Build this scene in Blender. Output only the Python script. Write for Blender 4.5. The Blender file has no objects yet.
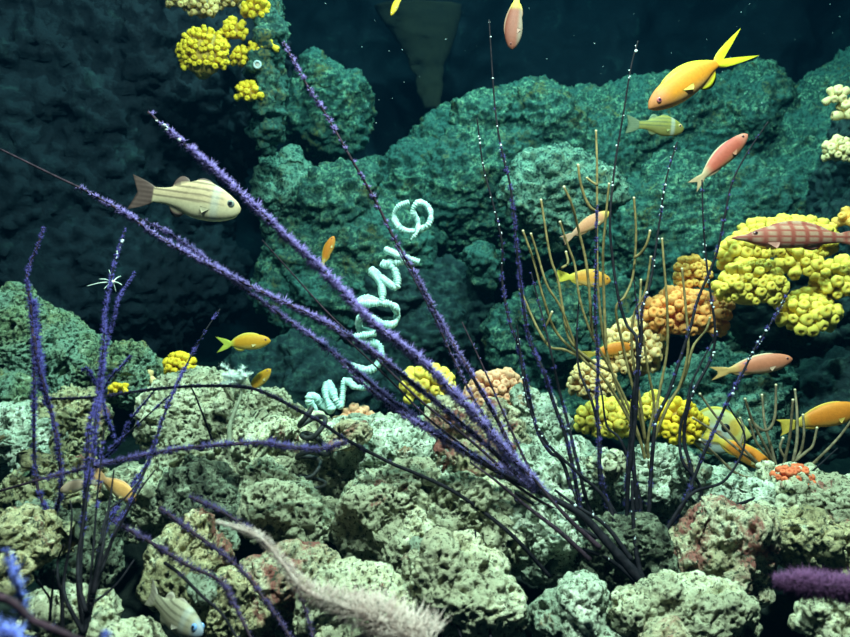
import bpy, math, random
import numpy as np
from mathutils import Vector, Matrix

# ------------------------------------------------------------------ camera, world, lights, exposure
SC = bpy.context.scene
COL = SC.collection
F = 736.0                                   # focal length in pixels of the 850x637 frame
PITCH = math.radians(10.0)
CAM = np.array((0.0, 0.0, 0.60))
RIGHT = np.array((1.0, 0.0, 0.0))
FWD = np.array((0.0, math.cos(PITCH), -math.sin(PITCH)))
UP = np.array((0.0, math.sin(PITCH), math.cos(PITCH)))

cam_data = bpy.data.cameras.new('camera')
cam_data.sensor_width = 36.0
cam_data.lens = 36.0 * F / 850.0
cam_data.clip_start = 0.02
cam_data.dof.use_dof = True
cam_data.dof.focus_distance = 1.12
cam_data.dof.aperture_fstop = 7.0
cam = bpy.data.objects.new('camera', cam_data)
cam.location = CAM
cam.rotation_euler = (math.pi / 2 - PITCH, 0, 0)
COL.objects.link(cam)
SC.camera = cam

W = bpy.data.worlds.new('world')
SC.world = W
W.use_nodes = True
W.node_tree.nodes['Background'].inputs[0].default_value = (0.004, 0.085, 0.21, 1)
W.node_tree.nodes['Background'].inputs[1].default_value = 0.08


def area_lamp(name, loc, target, size, power, color):
    l = bpy.data.lights.new(name, 'AREA')
    l.shape = 'DISK'
    l.size = size
    l.energy = power
    l.color = color
    o = bpy.data.objects.new(name, l)
    o.location = loc
    o.rotation_euler = (Vector(target) - Vector(loc)).to_track_quat('-Z', 'Y').to_euler()
    COL.objects.link(o)
    return o


area_lamp('tank_lamp', (0.22, 0.50, 1.70), (0.15, 1.05, 0.1), 0.10, 76, (1.0, 0.88, 0.73))
area_lamp('tank_lamp', (-0.50, 0.55, 1.65), (-0.35, 1.1, 0.1), 0.10, 23, (1.0, 0.88, 0.74))
area_lamp('tank_lamp', (0.70, 1.15, 1.80), (0.65, 1.5, 0.2), 0.10, 20, (1.0, 0.92, 0.72))
area_lamp('tank_lamp', (0.15, 1.85, 2.05), (0.15, 2.2, 0.3), 0.10, 48, (0.72, 1.0, 0.86))

SC.view_settings.view_transform = 'Standard'
SC.view_settings.look = 'None'
SC.view_settings.gamma = 1.0
SC.view_settings.use_curve_mapping = False
SC.view_settings.exposure = 0.0
SC.cycles.use_denoising = True
SC.cycles.max_bounces = 6

RNG = np.random.default_rng(7)


def P(px, py, d):
    """point seen at pixel (px, py) at depth d metres"""
    return CAM + d * FWD + RIGHT * ((px - 425.0) / F * d) - UP * ((py - 318.5) / F * d)


# ------------------------------------------------------------------ noise
def _hash(ix, iy, iz, s):
    h = (ix * np.uint32(374761393) + iy * np.uint32(668265263) + iz * np.uint32(2147483647) + np.uint32(s * 974711 + 13))
    h = (h ^ (h >> np.uint32(13))) * np.uint32(1274126177)
    h = (h ^ (h >> np.uint32(16))) * np.uint32(2246822519)
    return h ^ (h >> np.uint32(15))


def _u(h):
    return (h & np.uint32(0xffffff)).astype(np.float32) / np.float32(0xffffff)


def perlin(p, seed=0):
    p = np.asarray(p, np.float32)
    i = np.floor(p).astype(np.int64)
    f = p - i
    i = (i + 100000).astype(np.uint32)
    w = f * f * f * (f * (f * 6 - 15) + 10)
    out = np.zeros(len(p), np.float32)
    for a in (0, 1):
        for b in (0, 1):
            for c in (0, 1):
                h = _hash(i[:, 0] + np.uint32(a), i[:, 1] + np.uint32(b), i[:, 2] + np.uint32(c), seed)
                gx = (h & np.uint32(1023)).astype(np.float32) / 511.5 - 1
                gy = ((h >> np.uint32(10)) & np.uint32(1023)).astype(np.float32) / 511.5 - 1
                gz = ((h >> np.uint32(20)) & np.uint32(1023)).astype(np.float32) / 511.5 - 1
                g = gx * (f[:, 0] - a) + gy * (f[:, 1] - b) + gz * (f[:, 2] - c)
                wt = (w[:, 0] if a else 1 - w[:, 0]) * (w[:, 1] if b else 1 - w[:, 1]) * (w[:, 2] if c else 1 - w[:, 2])
                out += wt * g
    return out


def fbm(p, octs=3, seed=0):
    o = 0
    a = 1.0
    for k in range(octs):
        o = o + a * perlin(np.asarray(p) * (2 ** k), seed + k)
        a *= 0.5
    return o


def worley(p, seed=0):
    """distance to the nearest random point and that point's random value"""
    p = np.asarray(p, np.float32)
    i = np.floor(p).astype(np.int64)
    f = p - i
    i = (i + 100000).astype(np.uint32)
    best = np.full(len(p), 9.0, np.float32)
    val = np.zeros(len(p), np.float32)
    for a in (-1, 0, 1):
        for b in (-1, 0, 1):
            for c in (-1, 0, 1):
                h = _hash(i[:, 0] + np.uint32(a & 0xffffffff), i[:, 1] + np.uint32(b & 0xffffffff), i[:, 2] + np.uint32(c & 0xffffffff), seed)
                jx = (h & np.uint32(1023)).astype(np.float32) / 1023
                jy = ((h >> np.uint32(10)) & np.uint32(1023)).astype(np.float32) / 1023
                jz = ((h >> np.uint32(20)) & np.uint32(1023)).astype(np.float32) / 1023
                d = (a + jx - f[:, 0]) ** 2 + (b + jy - f[:, 1]) ** 2 + (c + jz - f[:, 2]) ** 2
                m = d < best
                best = np.where(m, d, best)
                val = np.where(m, _u(h * np.uint32(2654435761)), val)
    return np.sqrt(best), val


def sstep(a, b, x):
    t = np.clip((x - a) / (b - a), 0, 1)
    return t * t * (3 - 2 * t)


# ------------------------------------------------------------------ materials
def mat(name):
    m = bpy.data.materials.new(name)
    m.use_nodes = True
    nt = m.node_tree
    b = nt.nodes['Principled BSDF']
    return m, nt, b


def ramp(nt, stops):
    r = nt.nodes.new('ShaderNodeValToRGB')
    el = r.color_ramp.elements
    while len(el) < len(stops):
        el.new(0.5)
    for e, (p, c) in zip(el, stops):
        e.position = p
        e.color = (*c, 1)
    return r


def noise_node(nt, scale, detail=4, rough=0.6, dist=0.0, off=(0, 0, 0), kind='noise'):
    tc = nt.nodes.new('ShaderNodeTexCoord')
    mp = nt.nodes.new('ShaderNodeMapping')
    mp.inputs['Location'].default_value = off
    nt.links.new(tc.outputs['Object'], mp.inputs['Vector'])
    if kind == 'noise':
        n = nt.nodes.new('ShaderNodeTexNoise')
        n.inputs['Detail'].default_value = detail
        n.inputs['Roughness'].default_value = rough
        n.inputs['Distortion'].default_value = dist
    else:
        n = nt.nodes.new('ShaderNodeTexVoronoi')
    n.inputs['Scale'].default_value = scale
    nt.links.new(mp.outputs['Vector'], n.inputs['Vector'])
    return n


def mix(nt, fac, a, b):
    m = nt.nodes.new('ShaderNodeMix')
    m.data_type = 'RGBA'
    for sock, v in ((m.inputs[0], fac), (m.inputs[6], a), (m.inputs[7], b)):
        if isinstance(v, (int, float)):
            sock.default_value = v
        elif isinstance(v, tuple):
            sock.default_value = (*v, 1)
        else:
            nt.links.new(v, sock)
    return m.outputs[2]


def rock_material(name, stops, patch=None, patch_lo=0.56, patch_hi=0.66, second=None, s1=22, bump=0.9, fine=330, rough=0.85, off=0.0, speck=None):
    m, nt, b = mat(name)
    r = ramp(nt, stops)
    n = noise_node(nt, s1, 8, 0.72, 0.6, (off, off * 1.7, 0))
    nt.links.new(n.outputs['Fac'], r.inputs['Fac'])
    col = r.outputs['Color']
    if second:
        n3 = noise_node(nt, 9, 5, 0.6, 0.4, (off + 5.3, off, 2))
        r3 = ramp(nt, [(0.46, (0, 0, 0)), (0.60, (1, 1, 1))])
        nt.links.new(n3.outputs['Fac'], r3.inputs['Fac'])
        col = mix(nt, r3.outputs['Color'], col, second)
    if patch:
        n2 = noise_node(nt, 12, 7, 0.7, 0.5, (off + 1.3, off, 7))
        r2 = ramp(nt, [(patch_lo, (0, 0, 0)), (patch_hi, (1, 1, 1))])
        nt.links.new(n2.outputs['Fac'], r2.inputs['Fac'])
        col = mix(nt, r2.outputs['Color'], col, patch)
    if speck:
        ns = noise_node(nt, speck[0], 3, 0.6, 0.3, (off, 3.3, 1))
        rs = ramp(nt, [(speck[1], (0, 0, 0)), (speck[1] + 0.07, (1, 1, 1))])
        nt.links.new(ns.outputs['Fac'], rs.inputs['Fac'])
        col = mix(nt, rs.outputs['Color'], col, speck[2])
    nt.links.new(col, b.inputs['Base Color'])
    b.inputs['Roughness'].default_value = rough
    b.inputs['Specular IOR Level'].default_value = 0.25
    bn = noise_node(nt, fine, 5, 0.7)
    bp = nt.nodes.new('ShaderNodeBump')
    bp.inputs['Strength'].default_value = bump
    bp.inputs['Distance'].default_value = 0.006
    nt.links.new(bn.outputs['Fac'], bp.inputs['Height'])
    nt.links.new(bp.outputs['Normal'], b.inputs['Normal'])
    return m


def attr_material(name, rough=0.5, spec=0.4, tint_scale=None, tint_amount=0.25, level=1.0, bump=0.0, bump_scale=300, sss=0.0):
    """colour from the object's own colour attribute, broken up by a noise"""
    m, nt, b = mat(name)
    a = nt.nodes.new('ShaderNodeAttribute')
    a.attribute_name = 'Col'
    col = a.outputs['Color']
    if tint_scale:
        n = noise_node(nt, tint_scale, 4, 0.6)
        r = ramp(nt, [(0.3, (level * (1 - tint_amount),) * 3), (0.7, (level * (1 + tint_amount),) * 3)])
        nt.links.new(n.outputs['Fac'], r.inputs['Fac'])
        mm = nt.nodes.new('ShaderNodeMix')
        mm.data_type = 'RGBA'
        mm.blend_type = 'MULTIPLY'
        mm.inputs[0].default_value = 1.0
        nt.links.new(col, mm.inputs[6])
        nt.links.new(r.outputs['Color'], mm.inputs[7])
        col = mm.outputs[2]
    nt.links.new(col, b.inputs['Base Color'])
    b.inputs['Roughness'].default_value = rough
    b.inputs['Specular IOR Level'].default_value = spec
    if sss:
        b.inputs['Subsurface Weight'].default_value = sss
        b.inputs['Subsurface Scale'].default_value = 0.004
    if bump:
        bn = noise_node(nt, bump_scale, 3, 0.6)
        bp = nt.nodes.new('ShaderNodeBump')
        bp.inputs['Strength'].default_value = bump
        bp.inputs['Distance'].default_value = 0.002
        nt.links.new(bn.outputs['Fac'], bp.inputs['Height'])
        nt.links.new(bp.outputs['Normal'], b.inputs['Normal'])
    return m


def flat_material(name, c1, c2, scale=150, rough=0.75, spec=0.12):
    m, nt, b = mat(name)
    n = noise_node(nt, scale, 3, 0.6)
    r = ramp(nt, [(0.35, c1), (0.65, c2)])
    nt.links.new(n.outputs['Fac'], r.inputs['Fac'])
    nt.links.new(r.outputs['Color'], b.inputs['Base Color'])
    b.inputs['Roughness'].default_value = rough
    b.inputs['Specular IOR Level'].default_value = spec
    return m


M = {}
RUST = (0.27, 0.105, 0.08)
M['reef'] = rock_material('reef_rock_pale', [(0.34, (0.05, 0.055, 0.03)), (0.40, (0.36, 0.34, 0.20)), (0.46, (0.74, 0.70, 0.46)), (0.52, (0.58, 0.60, 0.42)), (0.58, (0.86, 0.82, 0.60)), (0.65, (0.46, 0.42, 0.25)), (0.70, (0.56, 0.70, 0.60))],
                          RUST, 0.61, 0.66, (0.40, 0.39, 0.26), s1=42, speck=(170, 0.55, (0.09, 0.085, 0.05)))
M['reef_cool'] = rock_material('reef_rock_cool', [(0.34, (0.05, 0.07, 0.05)), (0.40, (0.28, 0.33, 0.24)), (0.47, (0.60, 0.67, 0.52)), (0.53, (0.48, 0.53, 0.40)), (0.60, (0.88, 0.87, 0.72)), (0.68, (0.50, 0.68, 0.60))],
                               (0.28, 0.17, 0.09), 0.60, 0.67, (0.28, 0.33, 0.24), s1=42, speck=(170, 0.55, (0.08, 0.085, 0.055)), off=3.1)
M['reef_tan'] = rock_material('reef_rock_tan', [(0.34, (0.06, 0.05, 0.03)), (0.41, (0.34, 0.27, 0.13)), (0.48, (0.70, 0.61, 0.36)), (0.54, (0.38, 0.34, 0.18)), (0.61, (0.78, 0.72, 0.48)), (0.68, (0.42, 0.48, 0.34))],
                              RUST, 0.58, 0.65, (0.28, 0.25, 0.13), s1=42, speck=(170, 0.55, (0.08, 0.085, 0.055)), off=6.7)
M['reef_red'] = rock_material('reef_rock_red', [(0.34, (0.06, 0.05, 0.03)), (0.41, (0.32, 0.25, 0.15)), (0.50, (0.68, 0.61, 0.42)), (0.57, (0.38, 0.38, 0.25)), (0.66, (0.62, 0.62, 0.46))],
                              (0.29, 0.10, 0.08), 0.50, 0.58, (0.40, 0.34, 0.20), s1=42, speck=(170, 0.55, (0.08, 0.085, 0.055)), off=9.2)
M['reef_dark'] = rock_material('reef_rock_dark', [(0.30, (0.02, 0.025, 0.02)), (0.46, (0.08, 0.09, 0.06)), (0.58, (0.20, 0.22, 0.15)), (0.68, (0.40, 0.42, 0.30))], s1=45, off=1.9, speck=(150, 0.52, (0.03, 0.03, 0.02)))  # dark copy of the reef rock, with shade put into its colour
M['reef_green'] = rock_material('reef_rock_green', [(0.32, (0.02, 0.04, 0.025)), (0.42, (0.09, 0.13, 0.06)), (0.50, (0.26, 0.33, 0.19)), (0.57, (0.16, 0.19, 0.09)), (0.66, (0.52, 0.60, 0.42))],
                                (0.22, 0.18, 0.06), 0.56, 0.66, (0.20, 0.30, 0.22), s1=38, off=4.4, speck=(140, 0.52, (0.03, 0.05, 0.03)))
M['teal'] = rock_material('water_tint_boulder', [(0.36, (0.006, 0.020, 0.022)), (0.45, (0.022, 0.066, 0.052)), (0.52, (0.07, 0.16, 0.11)), (0.59, (0.15, 0.28, 0.17)), (0.69, (0.38, 0.50, 0.34))],  # the teal of light filtered by water is put into the boulder colour
                          (0.12, 0.11, 0.035), 0.54, 0.66, (0.04, 0.12, 0.10), s1=50, fine=150, bump=1.0, speck=(120, 0.50, (0.015, 0.05, 0.045)))
M['teal_pale'] = rock_material('water_tint_rock_pale', [(0.36, (0.010, 0.03, 0.028)), (0.44, (0.06, 0.13, 0.10)), (0.51, (0.18, 0.32, 0.24)), (0.58, (0.10, 0.18, 0.12)), (0.66, (0.48, 0.62, 0.48))],  # paler copy of the boulder tint; stronger light is put into the colour
                               (0.12, 0.12, 0.05), 0.56, 0.66, s1=46, fine=150, bump=1.0, speck=(120, 0.52, (0.015, 0.05, 0.045)))
M['teal_dark'] = rock_material('water_tint_boulder_dark', [(0.30, (0.003, 0.009, 0.012)), (0.5, (0.007, 0.022, 0.024)), (0.70, (0.04, 0.09, 0.07))], s1=40, fine=90, bump=0.9)  # dark copy of the boulder tint; shade of gaps and hollows is painted in
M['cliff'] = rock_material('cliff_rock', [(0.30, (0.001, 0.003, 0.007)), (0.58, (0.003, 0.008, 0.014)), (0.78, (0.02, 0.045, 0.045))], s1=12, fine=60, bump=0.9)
M['floor'] = rock_material('seabed_rubble', [(0.30, (0.008, 0.011, 0.010)), (0.5, (0.02, 0.028, 0.024)), (0.70, (0.06, 0.07, 0.055))])  # seabed colour darkened to paint shade into the gaps between rocks
M['stem'] = flat_material('whip_stem', (0.012, 0.008, 0.014), (0.05, 0.026, 0.04))
M['stem_dark'] = flat_material('whip_stem_dark', (0.003, 0.003, 0.005), (0.014, 0.011, 0.016))
M['fuzz'] = flat_material('purple_polyps', (0.11, 0.075, 0.27), (0.27, 0.21, 0.50), 400, 0.8, 0.1)
M['fuzz_blue'] = flat_material('violet_polyps', (0.045, 0.035, 0.19), (0.12, 0.095, 0.36), 400, 0.8, 0.1)
M['fuzz_level'] = flat_material('deep_violet_polyps', (0.06, 0.04, 0.16), (0.14, 0.11, 0.32), 400, 0.8, 0.1)
M['fuzz_near'] = flat_material('blue_polyps', (0.10, 0.14, 0.55), (0.22, 0.28, 0.75), 400, 0.8, 0.1)
M['fuzz_dark'] = flat_material('dark_purple_polyps', (0.035, 0.022, 0.075), (0.10, 0.07, 0.19), 400, 0.8, 0.1)
M['fuzz_plum'] = flat_material('plum_polyps', (0.07, 0.028, 0.08), (0.15, 0.06, 0.15), 300, 0.8, 0.1)
M['fuzz_pink'] = flat_material('dusty_pink_polyps', (0.32, 0.23, 0.21), (0.50, 0.42, 0.38), 60, 0.8, 0.1)
M['white_dot'] = flat_material('white_polyps', (0.40, 0.48, 0.50), (0.65, 0.70, 0.70), 300, 0.6, 0.3)
M['olive_twig'] = flat_material('ochre_gorgonian', (0.11, 0.078, 0.028), (0.23, 0.165, 0.065), 120, 0.7, 0.2)
M['brown_twig'] = flat_material('brown_gorgonian', (0.09, 0.065, 0.04), (0.19, 0.14, 0.08), 120, 0.7, 0.2)
M['twig_tip'] = flat_material('gorgonian_tip', (0.50, 0.42, 0.24), (0.66, 0.58, 0.38), 120, 0.7, 0.2)
M['wire_white'] = flat_material('wire_coral_white', (0.30, 0.56, 0.52), (0.62, 0.80, 0.74), 180, 0.7, 0.2)
M['wire_dark'] = flat_material('wire_coral_dark', (0.008, 0.009, 0.010), (0.03, 0.03, 0.028), 180, 0.6, 0.3)
M['hydroid'] = flat_material('hydroid_white', (0.45, 0.55, 0.50), (0.75, 0.82, 0.76), 180, 0.8, 0.1)
M['hydroid_stalk'] = flat_material('hydroid_stalk', (0.20, 0.22, 0.15), (0.34, 0.36, 0.26), 180, 0.8, 0.1)
M['fish'] = attr_material('fish_skin', 0.6, 0.22, 220, 0.10, 0.62)
M['eye'] = attr_material('fish_eye', 0.12, 0.6)
M['coral'] = attr_material('cup_coral_tissue', 0.7, 0.2, 160, 0.26, 0.88, 0.4, 500)


# ------------------------------------------------------------------ mesh helpers
def np_mesh(name, v, faces, material=None, col=None, smooth=True):
    me = bpy.data.meshes.new(name)
    v = np.asarray(v, np.float32)
    if isinstance(faces, np.ndarray):
        nf, k = faces.shape
        me.vertices.add(len(v))
        me.vertices.foreach_set('co', v.ravel())
        me.loops.add(nf * k)
        me.loops.foreach_set('vertex_index', faces.astype(np.int32).ravel())
        me.polygons.add(nf)
        me.polygons.foreach_set('loop_start', np.arange(0, nf * k, k, dtype=np.int32))
        me.update(calc_edges=True)
    else:
        me.from_pydata([tuple(map(float, q)) for q in v], [], faces)
        me.update()
    if smooth:
        me.polygons.foreach_set('use_smooth', np.ones(len(me.polygons), bool))
    if col is not None:
        ca = me.color_attributes.new('Col', 'FLOAT_COLOR', 'POINT')
        c4 = np.ones((len(v), 4), np.float32)
        c4[:, :3] = col
        ca.data.foreach_set('color', c4.ravel())
    if material:
        me.materials.append(material)
    return me


def link(name, me, parent=None, loc=None):
    o = bpy.data.objects.new(name, me)
    COL.objects.link(o)
    if parent is not None:
        o.parent = parent
    if loc is not None:
        o.location = loc
    return o


def tag(o, label, cat, group=None, kind=None):
    o['label'] = label
    o['category'] = cat
    if group:
        o['group'] = group
    if kind:
        o['kind'] = kind
    return o


def empty(name, loc, label, cat, group=None):
    o = bpy.data.objects.new(name, None)
    o.empty_display_size = 0.02
    COL.objects.link(o)
    o.location = loc
    return tag(o, label, cat, group)


def ico(sub):
    import bmesh
    bm = bmesh.new()
    bmesh.ops.create_icosphere(bm, subdivisions=sub, radius=1.0)
    v = np.array([q.co[:] for q in bm.verts], np.float32)
    f = np.array([[w.index for w in q.verts] for q in bm.faces], np.int32)
    bm.free()
    return v, f


ICO = {k: ico(k) for k in (1, 2, 3, 4)}


def remeshed(blobs, voxel):
    """union of ellipsoids (centre, radii, rotation) as one voxel surface"""
    V, Fc, n = [], [], 0
    v0, f0 = ICO[4]
    for c, r, rot in blobs:
        v = (v0 * np.asarray(r)) @ rot.T + np.asarray(c)
        V.append(v)
        Fc.append(f0 + n)
        n += len(v)
    me = np_mesh('tmp', np.concatenate(V), np.concatenate(Fc))
    o = bpy.data.objects.new('tmp', me)
    COL.objects.link(o)
    md = o.modifiers.new('r', 'REMESH')
    md.mode = 'VOXEL'
    md.voxel_size = voxel
    dg = bpy.context.evaluated_depsgraph_get()
    out = bpy.data.meshes.new_from_object(o.evaluated_get(dg))
    bpy.data.objects.remove(o)
    bpy.data.meshes.remove(me)
    nv = len(out.vertices)
    co = np.empty(nv * 3, np.float32)
    out.vertices.foreach_get('co', co)
    no = np.empty(nv * 3, np.float32)
    out.vertices.foreach_get('normal', no)
    return out, co.reshape(-1, 3), no.reshape(-1, 3)


def smooth_normals(me, co):
    me.vertices.foreach_set('co', co.astype(np.float32).ravel())
    me.update()
    no = np.empty(len(co) * 3, np.float32)
    me.vertices.foreach_get('normal', no)
    return no.reshape(-1, 3)


def rand_rot(rng):
    a = rng.normal(size=(3, 3))
    q, _ = np.linalg.qr(a)
    return q


def rock(label, px, py, d, rx, ry, material, seed, depth=1.0, nblob=7, voxel=0.003, style='reef', rough=1.0, tilt=0.0, group=None, name='reef_rock', cat='rock'):
    rng = np.random.default_rng(seed)
    X, Z = rx * d / F, ry * d / F
    Y = depth * 0.5 * (X + Z)
    ct, st = math.cos(math.radians(tilt)), math.sin(math.radians(tilt))
    R = np.array(((ct, 0, st), (0, 1, 0), (-st, 0, ct)))
    core = 0.86 if style != 'reef' else 0.80
    X, Y, Z = (X * 1.03, Y * 1.03, Z * 1.03) if style == 'reef' else (X, Y, Z)
    blobs = [((0, 0, 0), (X * core, Y * core, Z * core), R)]
    for k in range(nblob):
        u = rng.normal(size=3)
        u /= np.linalg.norm(u)
        u[1] = -abs(u[1]) if rng.random() < .75 else u[1]
        s = rng.uniform(0.25, 0.5) if style != 'reef' else rng.uniform(0.24, 0.52)
        c = R @ (u * np.array((X, Y, Z)) * (0.98 - s * 0.8))
        mr = min(X, Z) * 0.5 + 0.5 * (X + Z) * 0.5
        blobs.append((c, np.array((mr, mr, mr)) * s * rng.uniform(0.8, 1.25, 3), rand_rot(rng)))
    me, co, no = remeshed(blobs, voxel)
    p = co + rng.uniform(0, 50, 3)
    if style == 'reef':
        s = rough
        wv = np.stack([fbm(p * 11, 2, seed + 20), fbm(p * 11, 2, seed + 21), fbm(p * 11, 2, seed + 22)], -1)
        lw = np.stack([perlin(p * 5.5, seed + 30), perlin(p * 5.5, seed + 31), perlin(p * 5.5, seed + 32)], -1)
        co = co + (wv * 0.009 + lw * 0.026) * s
        no = smooth_normals(me, co)
        co = co + no * ((fbm(p * 26, 3, seed) * 0.018 * s)[:, None])
        no = smooth_normals(me, co)
        w1, c1 = worley(p * 48 + 0.8 * perlin(p * 60, 5)[:, None], seed + 3)
        knob = (0.55 - w1) * 0.005
        no_pit = sstep(0.44, 0.20, w1) * (c1 > 0.62) * 0.024
        w2, c2 = worley(p * 105 + 0.8 * perlin(p * 90, 8)[:, None], seed + 9)
        pit2 = sstep(0.46, 0.20, w2) * (c2 > 0.5) * 0.0105
        w3, c3 = worley(p * 210 + 0.6 * perlin(p * 180, 4)[:, None], seed + 14)
        pit2 = pit2 + sstep(0.48, 0.20, w3) * (c3 > 0.45) * 0.0050
        ridge = (1 - np.abs(perlin(p * 85, seed + 4)) * 2.4) * 0.0025
        fine = fbm(p * 150, 3, seed + 6) * 0.0035
        co = co + no * ((s * (np.where(c1 > 0.62, 0, knob) - no_pit - pit2 + ridge + fine))[:, None])
    else:
        s = rough
        co = co + no * ((fbm(p * 7, 2, seed) * 0.038 * s)[:, None])
        no = smooth_normals(me, co)
        w1, c1 = worley(p * np.array((17, 17, 26)) + 0.7 * perlin(p * 25, 5)[:, None], seed + 3)
        co = co + no * ((s * ((0.5 - w1) * 0.020 + fbm(p * np.array((34, 34, 56)), 4, seed + 2) * 0.025))[:, None])
    low = co[:, 2].min()
    co[:, 2] -= low
    me.vertices.foreach_set('co', co.astype(np.float32).ravel())
    me.update()
    me.polygons.foreach_set('use_smooth', np.ones(len(me.polygons), bool))
    me.materials.clear()
    me.materials.append(M[material])
    me.name = name
    o = link(name, me, None, P(px, py, d) + np.array((0, 0, low)))
    if cat:
        tag(o, label, cat, group)
    return o


# ------------------------------------------------------------------ setting
def grid_structure(name, material, nx, ny, fn):
    u, v = np.meshgrid(np.linspace(0, 1, nx), np.linspace(0, 1, ny))
    pts = fn(u.ravel(), v.ravel())
    i = np.arange(nx * ny).reshape(ny, nx)
    f = np.stack([i[:-1, :-1], i[:-1, 1:], i[1:, 1:], i[1:, :-1]], -1).reshape(-1, 4)
    o = link(name, np_mesh(name, pts, f, M[material]))
    o['kind'] = 'structure'
    return o


def floor_fn(u, v):
    x = -2.6 + 5.2 * u
    y = 0.25 + 3.6 * v
    z = -0.16 + 0.17 * sstep(0.55, 1.15, y) - 0.20 * sstep(1.3, 1.8, y)
    p = np.stack([x, y, z], -1)
    z = z + fbm(p * 7, 3, 2) * 0.05 + fbm(p * 30, 2, 5) * 0.012
    return np.stack([x, y, z], -1)


grid_structure('floor', 'floor', 220, 160, floor_fn)


def wall_fn(u, v):
    x = -3.0 + 6.0 * u
    z = -0.5 + 3.2 * v
    p = np.stack([x, 0 * x, z], -1)
    y = 3.3 + fbm(p * 1.8, 4, 12) * 0.35 + fbm(p * 12, 3, 3) * 0.03
    return np.stack([x, y, z], -1)




def water_box():
    m = bpy.data.materials.new('aquarium_water')
    m.use_nodes = True
    nt = m.node_tree
    nt.nodes.clear()
    out = nt.nodes.new('ShaderNodeOutputMaterial')
    ab = nt.nodes.new('ShaderNodeVolumeAbsorption')
    ab.inputs['Color'].default_value = (0.10, 0.72, 0.78, 1)
    ab.inputs['Density'].default_value = 0.34
    sc = nt.nodes.new('ShaderNodeVolumeScatter')
    sc.inputs['Color'].default_value = (0.03, 0.44, 1.0, 1)
    sc.inputs['Density'].default_value = 0.004
    ad = nt.nodes.new('ShaderNodeAddShader')
    nt.links.new(ab.outputs[0], ad.inputs[0])
    nt.links.new(sc.outputs[0], ad.inputs[1])
    nt.links.new(ad.outputs[0], out.inputs['Volume'])
    x0, x1, y0, y1, z0, z1 = -2.9, 2.9, -0.5, 3.8, -0.45, 2.3
    v = [(x, y, z) for x in (x0, x1) for y in (y0, y1) for z in (z0, z1)]
    f = [(0, 1, 3, 2), (4, 6, 7, 5), (0, 4, 5, 1), (2, 3, 7, 6), (0, 2, 6, 4), (1, 5, 7, 3)]
    o = link('water', np_mesh('water', v, f, m, smooth=False))
    o['kind'] = 'structure'
    return o


water_box()
grid_structure('wall_back', 'cliff', 260, 160, wall_fn)  # darkness of the unlit water is put into the wall's navy colour

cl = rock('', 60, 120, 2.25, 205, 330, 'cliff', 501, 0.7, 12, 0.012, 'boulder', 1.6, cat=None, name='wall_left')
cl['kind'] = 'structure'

# ------------------------------------------------------------------ boulders behind the reef
B = 'boulder'
for args in [
    ('round teal boulder standing alone against the dark cliff edge', 326, 112, 2.3, 52, 56, 'teal', 11, 0.9, 3),
    ('great domed teal boulder, the highest point of the back mound', 535, 180, 2.52, 165, 108, 'teal', 12, 0.8, 5, 0),
    ('low rounded teal boulder forming the left shoulder of the great dome', 425, 205, 2.35, 72, 75, 'teal', 29, 0.8, 4, -20),
    ('long teal boulder behind the large yellow and orange fish', 680, 155, 2.5, 120, 90, 'teal', 13, 0.8, 5, -8),
    ('sloping teal boulder rising to the upper right corner', 862, 168, 2.45, 300, 118, 'teal', 14, 0.6, 0, -36),
    ('smooth teal boulder leaning in front of the great dome', 556, 196, 1.80, 60, 58, 'teal_pale', 15, 0.8, 2, -18),
    ('craggy teal boulder behind the small orange fish and purple whip', 350, 268, 2.1, 95, 100, 'teal', 16, 0.8, 8, 25),
    ('knobbly pale green rock peak between silver fish and teal boulder', 286, 200, 2.05, 34, 50, 'teal_pale', 17, 0.9, 8),
    ('small round teal stone sitting in the dark gap', 484, 266, 1.95, 22, 22, 'teal', 18, 0.9, 2),
    ('teal boulder behind the ochre branching gorgonian', 575, 345, 2.0, 92, 95, 'teal', 19, 0.8, 4),
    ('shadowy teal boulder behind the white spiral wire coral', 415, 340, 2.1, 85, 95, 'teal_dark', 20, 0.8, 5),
    ('teal boulder between the pink slanting fish and orange cup corals', 690, 245, 2.2, 110, 100, 'teal', 21, 0.8, 5),
    ('broad green rock behind the pink horizontal fish', 735, 405, 1.6, 110, 62, 'teal_pale', 22, 0.8, 10),
    ('narrow teal crag at the cliff edge beside the golden corals', 272, 75, 1.82, 13, 92, 'teal', 33, 1.0, 8, 4),  # the cliff's lit edge, its light put into a lighter material
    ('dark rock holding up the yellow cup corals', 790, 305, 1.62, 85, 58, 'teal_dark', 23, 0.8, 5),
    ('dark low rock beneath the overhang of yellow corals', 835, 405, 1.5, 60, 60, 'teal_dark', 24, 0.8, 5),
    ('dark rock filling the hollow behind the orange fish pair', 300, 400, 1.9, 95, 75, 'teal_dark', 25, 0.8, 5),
]:
    lab, px, py, d, rx, ry, mt, sd, dep, nb = args[:10]
    rock(lab, px, py, d, rx, ry, mt, sd, dep, nb, 0.006, 'boulder', 1.0, args[10] if len(args) > 10 else 0, 'boulders behind the reef', 'boulder', 'boulder')
rock('dark upright rock pillar at the right edge with pale polyps', 872, 230, 1.75, 40, 190, 'teal_dark', 31, 1.0, 6, 0.006, 'boulder', 0.8, 0, None, 'rock_pillar', 'rock')

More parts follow.
